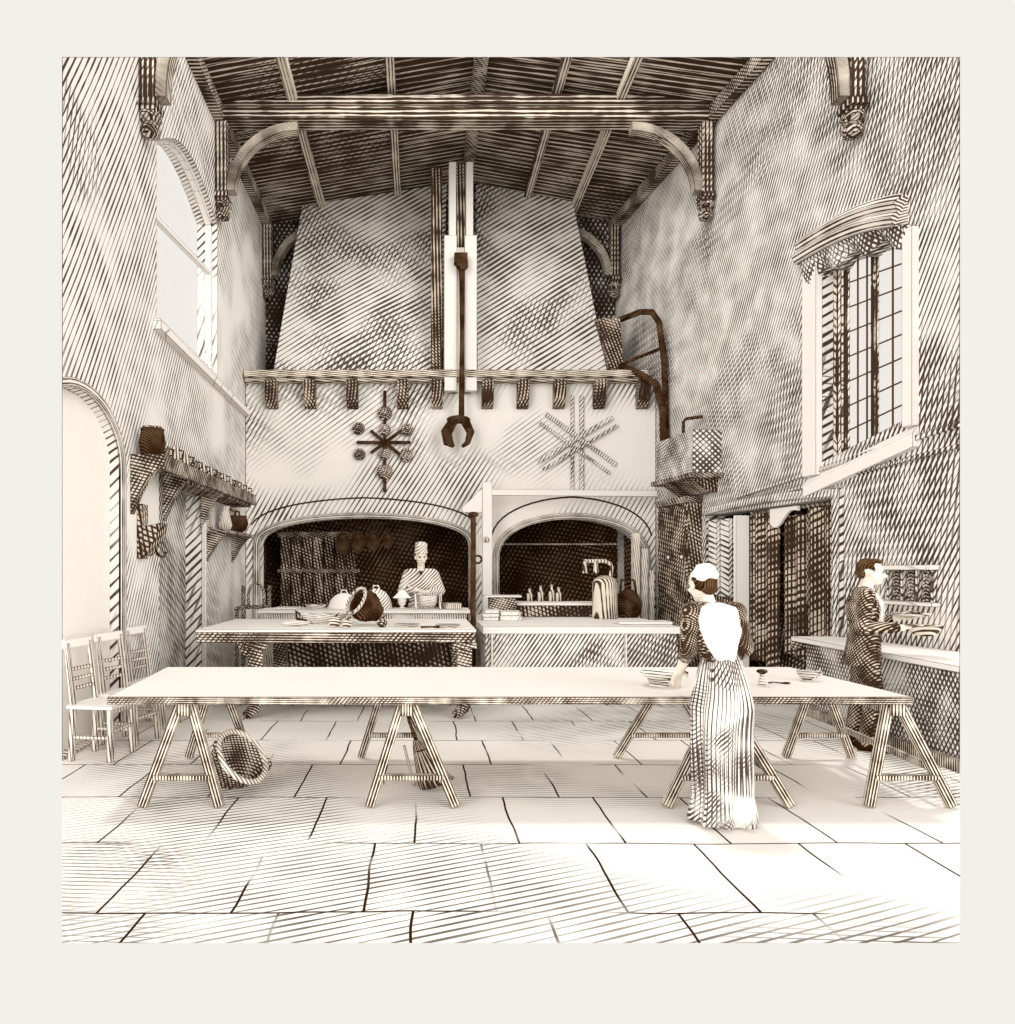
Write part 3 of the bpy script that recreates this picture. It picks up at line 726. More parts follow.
# things on the rear table
def ron(px, py): return on(px, py, RZ)
rp = lambda px, Y: ((px-CX)*Y/F, Y, RZ+.001)
t = thing('oval_dish', 'long oval dish toward the left of the dark rear table', 'dish', rp(324, 8.5))
m = MB(); m.lathe(bowl(.17, .12, .012, .5), (0, 0, 0), 28, sc=(1.7, .9)); m.build('bowl', 'china', t, smooth=True)
m = MB(); m.tube([(-.27, 0, .1), (-.33, 0, .15), (-.32, 0, .06), (-.2, 0, .03)], .018, 8); m.build('handle', 'iron', t, smooth=True)
ob = MB().ell((0, 0, .035), (.16, .05, .034), Euler((0, 0, .2))).build('fish', 'china', loc=rp(296, 8.1), smooth=True); tag(ob, 'pale fish lying left of the oval dish on the rear table', 'fish')
t = thing('tipped_basket', 'dark ribbed basket tipped over on the rear table', 'basket', rp(366, 8.3))
m = MB(); R = Euler((math.radians(25), math.radians(-58), .1))
pr = [(.02, 0), (.1, 0)]+[(.1+.08*math.sin(PI*i/10*.8)+(.008 if i % 2 else 0), .03+.28*i/10) for i in range(11)]+[(.12, .3), (.08, .1), (.01, .08)]
m.lathe(pr, (.14, 0, .13), 20, rot=R); m.build('body', 'iron', t, smooth=False)
m = MB(); m.tube([V((.14, 0, .13))+R.to_matrix()@V((.16*math.cos(a), .16*math.sin(a), .33)) for a in [2*PI*i/20 for i in range(21)]], .02, 8); m.build('rim', 'chair', t)
for i, (px, Y, r, lb) in enumerate(((335, 7.95, .07, 'round turnip on the rear table below the oval dish'), (347, 7.85, .055, 'smaller round turnip nearest the front edge of the rear table'), (382, 7.95, .06, 'dark round beet right of the tipped basket'))):
    t = thing('turnip' if i < 2 else 'beet', lb, 'vegetable', rp(px, Y), 0)
    m = MB(); m.ell((0, 0, r*.85), (r, r, r*.85)); m.build('root', 'mould' if i < 2 else 'wood', t, smooth=True)
    m = MB(); m.tube([(0, 0, r*1.6), (.02, 0, r*2), (.05, 0, r*2.3)], [.012, .01, .004], 6); m.build('stalk', 'iron', t)
for px, Y, lb in ((407, 8.0, 'oval plate on the rear table nearest the tipped basket'), (448, 7.95, 'oval plate near the right end of the rear table')):
    lathe_thing('plate', lb, 'plate', rp(px, Y), [('plate', plate(.12, .03), 'china')], sc=(1.2, .8))
ob = MB().tube([(0, 0, .012), (.12, .02, .014), (.2, 0, .012)], [.012, .008, .018], 8).build('carving_knife', 'iron', loc=rp(421, 7.85)); tag(ob, 'dark knife lying between the two oval plates', 'knife')

# serving counter before the hearth
CZ, CY0, CY1 = 1.06, 9.75, 10.35
sc_ = thing('serving_counter', 'pale counter along the left hearth with dishes and a cook behind it', 'counter', (0, 0, 0))
m = MB(); m.span((-2.2, CY0, CZ-.05), (.68, CY1, CZ)); m.build('worktop', 'worktop', sc_)
m = MB(); m.span((-2.15, CY0+.04, 0), (.64, CY1-.03, CZ-.05)); m.build('cabinet', 'chair', sc_)
cp = lambda px, Y=10.0: ((px-CX)*Y/F, Y, CZ+.001)
def dome(label, px, r, h, mt, Y):
    t = thing('dish_cover', label, 'dish cover', cp(px, Y))
    m = MB(); m.lathe([(r, 0), (r*1.02, .02)]+[(r*math.cos(a), .02+h*math.sin(a)) for a in [PI/2*i/8 for i in range(1, 8)]]+[(.01, .02+h)], (0, 0, 0), 24, sc=(1.35, .8)); m.build('cover', mt, t, smooth=True)
    m = MB(); m.tube([(-.05, 0, h), (-.03, 0, h+.06), (.03, 0, h+.06), (.05, 0, h)], .012, 8); m.build('handle', mt, t)
dome('white domed dish cover on the serving counter', 344, .16, .2, 'white', 9.98)
dome('hatched larger dish cover beside the white one', 376, .165, .26, 'shirt', 10.05)
t = lathe_thing('serving_dish', 'wide flat serving dish at the left of the hearth counter', 'dish', cp(316, 9.95), [('dish', bowl(.15, .06, .012, .6), 'china')])
t = thing('goblet', 'small goblet with a folded napkin left of the cook', 'goblet', cp(402, 9.92))
m = MB(); m.lathe([(.06, 0), (.06, .01), (.02, .03), (.05, .08), (.07, .16), (.06, .16), (.04, .1), (.005, .07)], (0, 0, 0), 18); m.build('cup', 'china', t, smooth=True)
m = MB(); m.add([(-.13, -.06, .15), (.13, -.06, .15), (.13, .06, .15), (-.13, .06, .15), (-.02, 0, .27), (.03, 0, .27)], [(3, 2, 1, 0), (0, 1, 5, 4), (2, 3, 4, 5), (1, 2, 5), (3, 0, 4)]); m.build('napkin', 'white', t)
t = thing('stew_pan', 'rounded pan hung in a low stand in front of the cook', 'pan', cp(428, 9.95))
m = MB(); m.lathe([(.03, .03), (.1, .04), (.13, .1), (.135, .19), (.12, .19), (.11, .1), (.01, .06)], (0, 0, 0), 24); m.build('pan', 'china', t, smooth=True)
for s in (-1, 1):
    m = MB(); m.box((s*.17, 0, .11), (.04, .2, .22)); m.build('stand_leg', 'chair', t)
m = MB(); m.box((0, .09, .205), (.4, .03, .03)); m.build('stand_rail', 'chair', t)
ob = MB().box((0, 0, .04), (.22, .2, .08), Euler((0, 0, .3))).build('meat_block', 'chair', loc=cp(452, 10.0)); tag(ob, 'small rectangular chopping block at the right end of the hearth counter', 'block')
ob = MB().box((0, 0, .012), (.34, .28, .022), Euler((0, 0, -.1))).build('tray', 'white', loc=cp(288, 10.0)); tag(ob, 'flat white tray at the far left of the hearth counter', 'tray')

# pans hanging in the left hearth
m = MB(); m.bar((-1.5, 12.72, 2.42), (.55, 12.72, 2.42), .03, .03); ob = m.build('hanging_rail', 'iron'); tag(ob, 'iron rail across the inside of the left hearth', 'rail')
for i, (px, wd, hg, lb) in enumerate(((343, .12, .2, 'leftmost oval pan hanging inside the left hearth'), (358, .12, .2, 'second oval pan hanging inside the left hearth'), (373, .13, .17, 'squarish pan hanging in the middle of the left hearth'), (388, .1, .15, 'small round pan hanging nearest the cook in the left hearth'))):
    t = thing('hanging_pan', lb, 'pan', ((px-CX)*12.7/F, 12.68, 2.38), 0, 'pans hung in the left hearth')
    m = MB(); m.tube([(0, 0, .04), (0, -.01, -.1)], .012, 6); m.build('handle', 'iron', t)
    m = MB(); m.lathe([(1, 0), (1.0, .06), (.86, .06), (.8, .02), (.01, .02)], (0, 0, -.1-hg), 24, sc=(1, 1), rot=Euler((PI/2, 0, 0)));
    m.v = [(v[0]*wd, v[1]*.5 if False else v[1], (v[2]+.1+hg)*hg-.1-hg) for v in m.v]; m.build('pan', 'iron', t)
# plank screen in the left hearth
t = thing('plank_screen', 'dark boarded screen standing in the left part of the hearth', 'screen', (-2.0, 13.2, 0))
for i in range(7):
    m = MB(); m.span((-.55+i*.2, -.02, 0), (-.55+i*.2+.17, .02, 2.3)); m.build('plank', 'dark', t)
m = MB(); m.span((-.6, -.06, 2.2), (.9, -.02, 2.3)); m.span((-.6, -.06, 1.55), (.9, -.02, 1.62)); m.build('rail', 'wood', t)

# iron spit post and white post
t = thing('spit_post', 'dark iron post with knobs at the right end of the rear table', 'post', ((474-CX)*9.55/F-.01, 9.55, 0))
m = MB(); m.tube([(0, 0, 0), (0, 0, 1.6+.72)], .035, 10); m.build('post', 'iron', t)
m = MB(); m.lathe([(.03, 0), (.07, .02), (.07, .05), (.03, .07)], (0, 0, 2.3), 12); m.build('finial', 'iron', t)
m = MB(); m.tube([(.06+.05*math.cos(a), 0, 1.74+.05*math.sin(a)) for a in [2*PI*i/14 for i in range(15)]], .014, 6); m.build('ring', 'iron', t)
m = MB(); m.lathe([(.05, 0), (.05, .06), (.04, .1), (.036, .14)], (0, 0, 0), 12); m.build('base', 'iron', t)
t = thing('curtain_post', 'pale square post between the two arches carrying a long rail', 'post', ((487-CX)*11.9/F, 11.9, 0))
m = MB(); m.span((-.08, -.06, 0), (.08, .06, 3.05)); m.build('post', 'white', t)
m = MB(); m.bar((.0, -.02, 2.88), (2.86, .18, 2.88), .07, .1); m.build('rail', 'white', t)
m = MB(); m.prism([(-.08, 2.95), (-.42, 2.62), (-.4, 2.55), (-.08, 2.55)], lambda a, b: V((a, -.04, b)), lambda a, b: V((a, .04, b))); m.build('bracket', 'white', t)
m = MB(); m.ell((-.02, -.09, 2.1), (.05, .04, .05)); m.build('knob', 'steel', t, smooth=True)

# ================================================================== RIGHT COUNTER AND RANGE
GY0, GY1, GZ = 9.0, 11.5, .89
g = thing('range_counter', 'broad counter with a white top and hatched front before the right arch', 'counter', (0, 0, 0))
gx0, gx1 = (483-CX)*GY0/F, (681-CX)*GY0/F
m = MB(); m.span((gx0, GY0, GZ-.09), (gx1, GY1, GZ)); m.build('worktop', 'white', g)
m = MB(); m.span((gx0+.03, GY0+.03, 0), (gx1-.03, GY1-.03, GZ-.09)); m.build('cabinet', 'panel', g)
for x in (gx0+.1, gx1-.7):
    m = MB(); m.span((x, GY0+.0, .0), (x+.03, GY0+.03, GZ-.09)); m.build('stile', 'pale', g)
gp = lambda px, Y: ((px-CX)*Y/F, Y, GZ+.001)
zz = GZ
for i, (px, w, h, d) in enumerate(((490, .22, .05, .3), (490, .24, .05, .3), (491, .2, .05, .28), (506, .3, .07, .3), (506, .28, .06, .3))):
    Y = 10.2; k0 = 0 if i < 3 else 3; z = GZ+sum((.05, .05, .05, .07, .06)[j] for j in range(k0, i))+.001*(i-k0+1)
    X = (px-CX)*Y/F+(.0 if i < 3 else .05)
    lb = ('bottom', 'middle', 'top', 'bottom', 'top')[i]+(' box of the narrow stack beside the pale post' if i < 3 else ' box of the wide stack next to the narrow one')
    ob = MB().box((0, 0, h/2), (w, d, h)).build('flat_box', 'pale', loc=(X, Y, z)); tag(ob, lb, 'box', 'flat boxes at the left end of the range counter')
ob = MB().box((0, 0, .02), (.55, .3, .03)).build('serving_tray', 'white', loc=((502-CX)*10.75/F, 10.75, GZ+.3)); 
tag(ob, 'white tray raised on a stand behind the stacked boxes', 'tray')
ob = MB().box((0, 0, 0.148), (.4, .2, .296)).build('tray_stand', 'wood', loc=((502-CX)*10.75/F, 10.75, GZ+.001)); tag(ob, 'dark block stand under the white tray', 'stand')
t = thing('work_bench', 'low bench with a pale plank top inside the right arch', 'bench', ((556-CX)*11.0/F, 11.0, GZ+.001))
m = MB(); m.box((0, 0, .2), (1.25, .4, .05)); m.build('top', 'worktop', t)
m = MB(); m.box((0, .0, .09), (1.15, .3, .17)); m.build('body', 'dark', t)
t = thing('boiler', 'upright ribbed metal boiler with a bent pipe inside the right arch', 'boiler', ((599-CX)*10.9/F, 10.55, GZ+.001))
bxp = t
m = MB(); m.lathe([(.18, 0), (.185, .02)]+[(.18, .02+.5*i/6) for i in range(1, 7)]+[(.15, .58), (.08, .62), (.01, .63)], (0, 0, 0), 24); m.build('drum', 'steel', t, smooth=True)
m = MB(); m.tube([(.08, 0, .6), (.1, 0, .74), (.08, 0, .8), (.0, 0, .84), (-.3, 0, .84)], .028, 8); m.build('pipe', 'steel', t, smooth=True)
for x in (-.14, -.3):
    m = MB(); m.tube([(x, -.03, .84), (x, -.03, .66)], [.025, .04], 8); m.build('tap', 'steel', t)
m = MB(); m.bar((cL+.05, 13.1, 1.62+.45), (3.6, 13.1, 1.62+.45), .03, .03); ob = m.build('spit_rod', 'steel'); tag(ob, 'thin pale spit rod running across the right arch', 'rod')
for i, (px, h) in enumerate(((530, .2), (541, .24), (552, .26), (559, .22))):
    t = thing('bottle', ('first', 'second', 'third', 'fourth')[i]+' small bottle from the left on the bench in the right arch', 'bottle', ((px-CX)*11.1/F, 11.12, GZ+.227), 0, 'bottles in the right arch')
    m = MB(); m.lathe([(.045, 0), (.045, h*.55), (.018, h*.75), (.018, h*.9)], (0, 0, 0), 14); m.build('glass_body', 'steel', t, smooth=True)
    m = MB(); m.lathe([(.022, h*.9), (.022, h), (.004, h)], (0, 0, 0), 10); m.build('stopper', 'chair', t)
for i, (px, h, w) in enumerate(((636, 2.2, .11), (644, 1.95, .1), (651, 1.6, .08))):
    ob = MB().box((0, 0, h/2), (w, .12, h)).build('upright_board', 'chair', loc=((px-CX)*11.6/F, 11.62, 0)); tag(ob, ('tallest', 'middle', 'shortest')[i]+' of the boards standing in the right side of the right arch', 'board', 'boards standing in the right arch')
ob = MB().box((0, 0, .02), (.7, .3, .035)).build('long_tray', 'white', loc=((640-CX)*9.6/F, 9.5, GZ+.001)); tag(ob, 'long flat tray at the right end of the range counter', 'tray')
t = thing('kettle', 'dark kettle on the range counter right of the boiler', 'kettle', ((628-CX)*10.8/F, 10.8, GZ+.001))
m = MB(); m.lathe([(.14, 0), (.19, .08), (.2, .2), (.14, .36), (.06, .42), (.01, .43)], (0, 0, 0), 20); m.build('body', 'iron', t, smooth=True)
m = MB(); m.tube([(-.12, 0, .34), (-.1, 0, .56), (.1, 0, .56), (.12, 0, .34)], .018, 8); m.build('handle', 'iron', t, smooth=True)
m = MB(); m.tube([(-.17, 0, .12), (-.27, 0, .22), (-.3, 0, .33)], [.045, .03, .022], 8); m.build('spout', 'iron', t, smooth=True)

# ================================================================== LEFT WALL SHELVES
SZ = 2.80
sh = thing('long_shelf', 'long dark shelf on brackets along the left wall, full of pots', 'shelf', (LX, 0, 0))
m = MB(); m.span((0.003, 7.45, SZ-.05), (.36, 11.6, SZ)); m.span((.32, 7.45, SZ-.16), (.36, 11.6, SZ-.05)); m.build('board', 'wood', sh)
for Y in (7.5, 8.45, 9.9):
    m = MB(); pf = [(.003, SZ-.05), (.34, SZ-.05), (.33, SZ-.12), (.2, SZ-.22), (.1, SZ-.4), (.003, SZ-.62)]
    m.prism(pf, lambda a, b: V((a, Y-.05, b)), lambda a, b: V((a, Y+.05, b))); m.build('bracket', 'wood', sh)
m = MB(); m.span((.003, 8.52, SZ-.2), (.3, 11.5, SZ-.051)); m.build('backboard', 'dark', sh)
t = thing('crock', 'big dark crock on the near end of the long shelf', 'crock', (LX+.19, 7.56, SZ+.001))
m = MB(); m.lathe([(.11, 0), (.12, .02), (.135, .14), (.115, .25), (.12, .28), (.1, .28), (.09, .2), (.01, .19)], (0, 0, 0), 22); m.build('body', 'iron', t, smooth=True)
m = MB(); m.lathe([(.1, .281), (.1, .3), (.02, .31)], (0, 0, 0), 22); m.build('lid', 'wood', t, smooth=True)
ordn = ('first', 'second', 'third', 'fourth', 'fifth', 'sixth', 'seventh', 'eighth', 'ninth', 'tenth', 'eleventh', 'twelfth')
for i in range(12):
    Y = 7.86+i*.325; h = (.15, .2, .17, .15, .14, .15, .14, .15, .13, .14, .13, .12)[i]; r = .085 if i > 1 else .075
    t = thing('pot', ordn[i]+' small pot on the long shelf counting from the big dark crock', 'pot', (LX+.2, Y, SZ+.001), 0, 'small pots on the long shelf')
    m = MB(); m.lathe([(r*.7, 0), (r, h*.35), (r*.85, h*.8), (r, h*.95), (r*.8, h*.96), (r*.7, h*.5), (.005, h*.4)], (0, 0, 0), 18); m.build('body', 'steel' if i % 3 else 'wood', t, smooth=True)
    m = MB(); m.tube([(r*.9, 0, h*.8), (r*1.5, 0, h*.75), (r*1.4, 0, h*.35), (r*.95, 0, h*.3)], .01, 6); m.build('handle', 'iron', t, smooth=True)
s2 = thing('small_shelf', 'short dark shelf on a pointed bracket below the long one', 'shelf', (LX, 0, 0))
m = MB(); m.span((.003, 10.0, 2.12), (.3, 11.75, 2.17)); m.build('board', 'wood', s2)
for Y in (10.15, 11.5):
    m = MB(); m.prism([(.003, 2.12), (.28, 2.12), (.15, 1.98), (.003, 1.72)], lambda a, b: V((a, Y-.05, b)), lambda a, b: V((a, Y+.05, b))); m.build('bracket', 'wood', s2)
m = MB(); m.prism([(.003, 2.12), (.003, 2.59), (.1, 2.55), (.04, 2.4), (.06, 2.2)], lambda a, b: V((a, 10.1, b)), lambda a, b: V((a, 10.2, b))); m.build('upright', 'wood', s2)
t = thing('jug', 'tall jug on the short left wall shelf', 'jug', (LX+.16, 10.5, 2.171))
m = MB(); m.lathe([(.07, 0), (.1, .08), (.07, .22), (.05, .3), (.07, .36), (.055, .36), (.04, .3), (.005, .2)], (0, 0, 0), 18); m.build('body', 'chair', t, smooth=True)
m = MB(); m.tube([(.05, .03, .33), (.12, .08, .28), (.1, .06, .12)], .015, 8); m.build('handle', 'iron', t)
t = thing('cauldron', 'round black cauldron on the short left wall shelf', 'cauldron', (LX+.16, 11.2, 2.171))
m = MB(); m.lathe([(.06, 0), (.14, .06), (.17, .15), (.14, .24), (.15, .27), (.13, .27), (.12, .2), (.005, .1)], (0, 0, 0), 20); m.build('body', 'iron', t, smooth=True)
m = MB(); m.tube([(0, -.14, .25), (0, -.1, .34), (0, .1, .34), (0, .14, .25)], .014, 8); m.build('handle', 'iron', t)
t = thing('hanging_candle_box', 'narrow dark candle box with a hook hanging on the left wall', 'candle box', (LX, 7.72, 0))
m = MB(); m.span((.003, -.1, 1.72), (.06, .06, 2.3)); m.build('back_board', 'dark', t)
m = MB(); m.prism([(.06, 2.06), (.24, 2.1), (.2, 1.95), (.1, 1.78), (.06, 1.75)], lambda a, b: V((a, -.08, b)), lambda a, b: V((a, .16, b))); m.build('tray', 'dark', t)
m = MB(); m.tube([(.12, .1, 1.85), (.14, .14, 1.76), (.2, .16, 1.74), (.22, .16, 1.8)], .014, 6); m.build('hook', 'iron', t)

# ================================================================== RIGHT SIDE FITTINGS
# cistern with pipes
ct = thing('cistern', 'dark water tank on a bracket high on the right wall by the fireplace', 'cistern', (0, 0, 0))
uc0, uc1 = on_right(690, 460)[0]-.2, on_right(722, 460)[0]
zc0, zc1 = 3.0, 3.62
m = MB(); rslab(m, uc0, uc1, zc0, zc1, -.45, -.005); m.build('tank', 'cross', ct)
m = MB(); rslab(m, uc0-.1, uc1+.05, zc0-.07, zc0, -.5, -.005); m.build('shelf', 'wood', ct)
m = MB(); m.prism([(uc0+.1, 0), (uc0+.1, -.42), (uc1-.1, -.42), (uc1-.1, 0)], lambda u, n: rpt(u, zc0-.07, n*.98-.006), lambda u, n: rpt(u, zc0-.26, n*.3-.006)); m.build('bracket', 'dark', ct)
pa = rpt((uc0+uc1)/2, zc1, -.3)
m = MB(); m.tube([pa, pa+V((0, 0, .22)), pa+V((.04, 0, .27)), pa+V((.26, -.1, .28))], .025, 8); m.build('overflow_pipe', 'iron', ct, smooth=True)
pp = thing('water_pipe', 'black pipe bending down the right side of the chimney hood', 'pipe', (0, 0, 0))
P = lambda px, py, Y: at(px, py, Y)
m = MB(); m.tube([P(604, 326, 12.9), P(640, 312, 12.3), P(652, 312, 12.0), P(659, 322, 11.9), P(664, 360, 11.9), P(667, 440, 11.8), P(669, 478, 11.7)], .05, 10); m.build('upper_bend', 'iron', pp, smooth=True)
m = MB(); m.tube([P(620, 366, 12.3), P(640, 374, 12.1), P(656, 384, 11.9), P(663, 410, 11.8), P(664, 478, 11.7)], .06, 10); m.build('lower_bend', 'iron', pp, smooth=True)
m = MB(); m.tube([P(622, 364, 12.3), P(662, 348, 11.9)], .03, 8); m.build('cross_stay', 'iron', pp)
wb = MB(); wb.loft([[P(598, 318, 12.55), P(620, 318, 12.55), P(624, 372, 12.4), P(610, 372, 12.4)], [P(598, 318, 12.55)+V((0, .5, 0)), P(620, 318, 12.55)+V((0, .5, 0)), P(624, 372, 12.4)+V((0, .5, 0)), P(610, 372, 12.4)+V((0, .5, 0))]])
wb.build('pipe_block', 'dark', pp)
# made-up dark cupboard in place of the dark recess between fireplace and doorway
cu0, cu1 = on_right(671, 560)[0], on_right(704, 560)[0]
t = thing('recess_filler', 'tall dark cupboard shape added for the dark recess beside the fireplace', 'cupboard', (0, 0, 0))
m = MB(); rslab(m, cu0, cu1-.05, 0, 2.62, -.22, -.005); m.build('carcass', 'dark', t)
m = MB(); rslab(m, cu0-.03, cu1-.02, 2.62, 2.72, -.27, -.005); m.build('cornice', 'wood', t)
uu = (cu0+cu1)/2
for a, b_ in ((cu0+.04, uu-.01), (uu+.01, cu1-.1)):
    m = MB(); rslab(m, a, b_, 1.2, 2.55, -.25, -.22); dd = m.build('door', 'dark', t); m = MB(); m.ell(rpt(b_-.06, 1.8, -.27), (.03,)*3); m.build('knob', 'steel', dd, smooth=True)
    m = MB(); rslab(m, a, b_, .1, 1.15, -.25, -.22); dd = m.build('door', 'dark', t); m = MB(); m.ell(rpt(b_-.06, .7, -.27), (.03,)*3); m.build('knob', 'steel', dd, smooth=True)
# open plank door and dark cloths in the doorway
t = thing('plank_door', 'pale plank door standing half open at the left of the dark doorway', 'door', (0, 0, 0))
for i in range(3):
    m = MB(); ua_ = du0+.1+i*.23; rslab(m, ua_, ua_+.22, .02, 2.34, -.02+.05*i, .03+.05*i); m.build('plank', 'panel', t)
m = MB(); rslab(m, du0+.80, du0+.86, 0.02, 2.36, -.06, .14); m.build('edge_stile', 'white', t)
m = MB(); rslab(m, du0+.1, du0+.8, 1.1, 1.22, -.09, -.02); m.build('ledge_board', 'dark', t)
def cloth(label, ua_, ub_, z0, z1, n0, waves, ph):
    m = MB(); rings = []
    N_ = 30
    for i in range(N_+1):
        f = i/N_; u = ua_+(ub_-ua_)*f; n = n0+.05*math.sin(waves*2*PI*f+ph)
        rings.append([rpt(u, z0+.03*math.sin(f*5), n), rpt(u, z1, n), rpt(u, z1, n+.02), rpt(u, z0+.03*math.sin(f*5), n+.02)])
    m.loft(rings, grain='i'); ob = m.build('hanging_cloth', 'darkcloth', smooth=False); tag(ob, label, 'cloth'); return ob
W = du1-du0
cloth('dark cloth hanging in the doorway next to the pale plank door', du0+.92, du0+1.45, .35, 2.36, .12, 2.2, 0)
cloth('dark cloth hanging in the middle of the doorway under a folded white rag', du0+1.47, du0+2.0, .5, 2.3, .2, 2.5, 1.)
cloth('dark cloth hanging at the right end of the doorway', du0+2.03, du1-.08, .45, 2.35, .12, 2.0, 2.)
m = MB(); rbar(m, du0+.88, 2.385, du1-.01, 2.385, .04, .04, .16); ob = m.build('cloth_rail', 'wood'); tag(ob, 'rail at the top of the doorway holding the dark cloths', 'rail')
m = MB(); uw = du0+1.42
m.loft([[rpt(uw+.0+f*.55, 2.40, n), rpt(uw+f*.55, 2.40-(.2+.1*math.sin(f*6))*(1-f*.6), n)]+[rpt(uw+f*.55, 2.40-(.2+.1*math.sin(f*6))*(1-f*.6), n+.03), rpt(uw+f*.55, 2.40, n+.03)] for f in [i/8 for i in range(9)] for n in (.06,)])
ob = m.build('white_rag', 'white'); tag(ob, 'folded white rag hung over the top of the dark cloths', 'cloth')
m = MB(); rslab(m, du0+.9, du1-.05, .0, 1.0, .5, .62); ob = m.build('lobby_chest', 'dark'); tag(ob, 'dark chest standing behind the cloths in the doorway', 'chest')

# side counter on the right
sd = thing('side_counter', 'long pale topped counter with crosshatched front along the right wall', 'counter', (0, 0, 0))
def sidebox(m, xf, zA, zB, Ya=5.2, Yb=8.15, dx=0):
    m.add([(xf, Ya, zA), (xf, Yb, zA), (rw(Yb)-.01, Yb, zA), (rw(Ya)-.01, Ya, zA), (xf, Ya, zB), (xf, Yb, zB), (rw(Yb)-.01, Yb, zB), (rw(Ya)-.01, Ya, zB)],
          [(3, 2, 1, 0), (4, 5, 6, 7), (0, 1, 5, 4), (1, 2, 6, 5), (2, 3, 7, 6), (3, 0, 4, 7)]); return m
sidebox(MB(), 4.2, .80, .85).build('worktop', 'worktop', sd, clip=True)
m = sidebox(MB(), 4.29, .10, .80, 5.2, 8.0); m.build('cabinet', 'cross', sd, clip=True)
m = sidebox(MB(), 4.24, .0, .10, 5.2, 8.05); m.build('plinth', 'leg', sd, clip=True)
m = MB(); m.span((4.2, 8.12, .72), (4.5, 8.17, .80)); m.build('end_board', 'wood', sd, clip=True)
# plate rack behind the waiter
t = thing('plate_rack', 'slatted plate rack on the right wall behind the waiter', 'rack', (0, 0, 0))
r0, r1 = on_right(888, 570)[0], on_right(941, 570)[0]
m = MB(); rslab(m, r0, r1, 1.60, 1.65, -.16, -.004); m.build('shelf', 'pale', t, clip=True)
m = MB(); rslab(m, r0, r1, 1.25, 1.29, -.1, -.004); m.build('lower_rail', 'pale', t, clip=True)
for i in range(7):
    u = r0+.05+(r1-r0-.1)*i/6
    m = MB(); rslab(m, u-.015, u+.015, 1.29, 1.60, -.05, -.004); m.build('slat', 'wood' if i % 2 else 'panel', t, clip=True)

# ================================================================== PEOPLE
def hand(m, wrist, d, nrm, side, curl=.5, sc=1.0):
    """palm, four bent fingers and a thumb. d: toward the fingers, nrm: out of the palm"""
    d = V(d).normalized(); nrm = V(nrm); nrm = (nrm-d*nrm.dot(d)).normalized(); x = d.cross(nrm).normalized()*side
    w = V(wrist)
    for k in range(4):
        off = (-.027+.018*k)*sc
        m.cap(w+x*off*.55, w+d*.085*sc+x*off, .0125*sc, .0115*sc, 10)
    for k, L in enumerate((.066, .076, .07, .056)):
        base = w+d*.086*sc+x*(.027-.018*k)*sc
        dirv = d.copy(); p = base
        for j, f in enumerate((.45, .32, .25)):
            a = curl*(.55, .75, .6)[j]
            dirv = (dirv*math.cos(a)+nrm*math.sin(a)).normalized()
            q = p+dirv*L*f*sc; m.cap(p, q, (.0092-.0009*j)*sc, (.0085-.0009*j)*sc, 8); p = q
    tb = w+d*.025*sc+x*.028*sc
    t1 = tb+(d*.6+x*.75+nrm*.25).normalized()*.042*sc
    t2 = t1+(d*.85+x*.2+nrm*.45*curl).normalized()*.032*sc
    m.cap(tb, t1, .013*sc, .0105*sc, 8); m.cap(t1, t2, .0102*sc, .0085*sc, 8)
def head(m, c, R, sc=1.0):
    """skull, jaw, nose, ears, neck stub; faces local -y"""
    c = V(c)
    def P(x, y, z): return c+R@(V((x, y, z))*sc)
    def E(p, r): m.ell(P(*p), [q*sc for q in r], R.to_euler(), 20, 14)
    E((0, .012, .03), (.074, .092, .085)); E((0, -.02, -.02), (.062, .072, .085)); E((0, -.05, -.075), (.036, .034, .03)); E((0, -.072, .028), (.05, .02, .016))
    m.cap(P(0, -.088, .015), P(0, -.112, -.022), .0085*sc, .0125*sc); E((0, -.1, -.028), (.018, .012, .009))
    E((0, -.088, -.052), (.022, .011, .007)); E((0, -.086, -.062), (.019, .011, .007))
    for s in (-1, 1):
        E((s*.034, -.07, -.018), (.024, .02, .02)); E((s*.076, .012, -.005), (.011, .02, .03))
def face_parts(t, c, R, sc=1.0):
    c = V(c)
    def P(x, y, z): return c+R@(V((x, y, z))*sc)
    for s in (-1, 1):
        m = MB(); m.ell(P(s*.029, -.083, .006), (.012*sc, .008*sc, .0065*sc), R.to_euler()); m.build('eye', 'inkline', t, smooth=True)
        m = MB(); m.tube([P(s*.014, -.094, .022), P(s*.03, -.092, .027), P(s*.046, -.08, .02)], .0035*sc, 6); m.build('eyebrow', 'hair', t, smooth=True)
    m = MB(); m.tube([P(-.02, -.094, -.056), P(0, -.1, -.057), P(.02, -.094, -.056)], .003*sc, 6); m.build('mouth', 'inkline', t, smooth=True)

def rotm(x=0, y=0, z=0): return Euler((math.radians(x), math.radians(y), math.radians(z))).to_matrix()

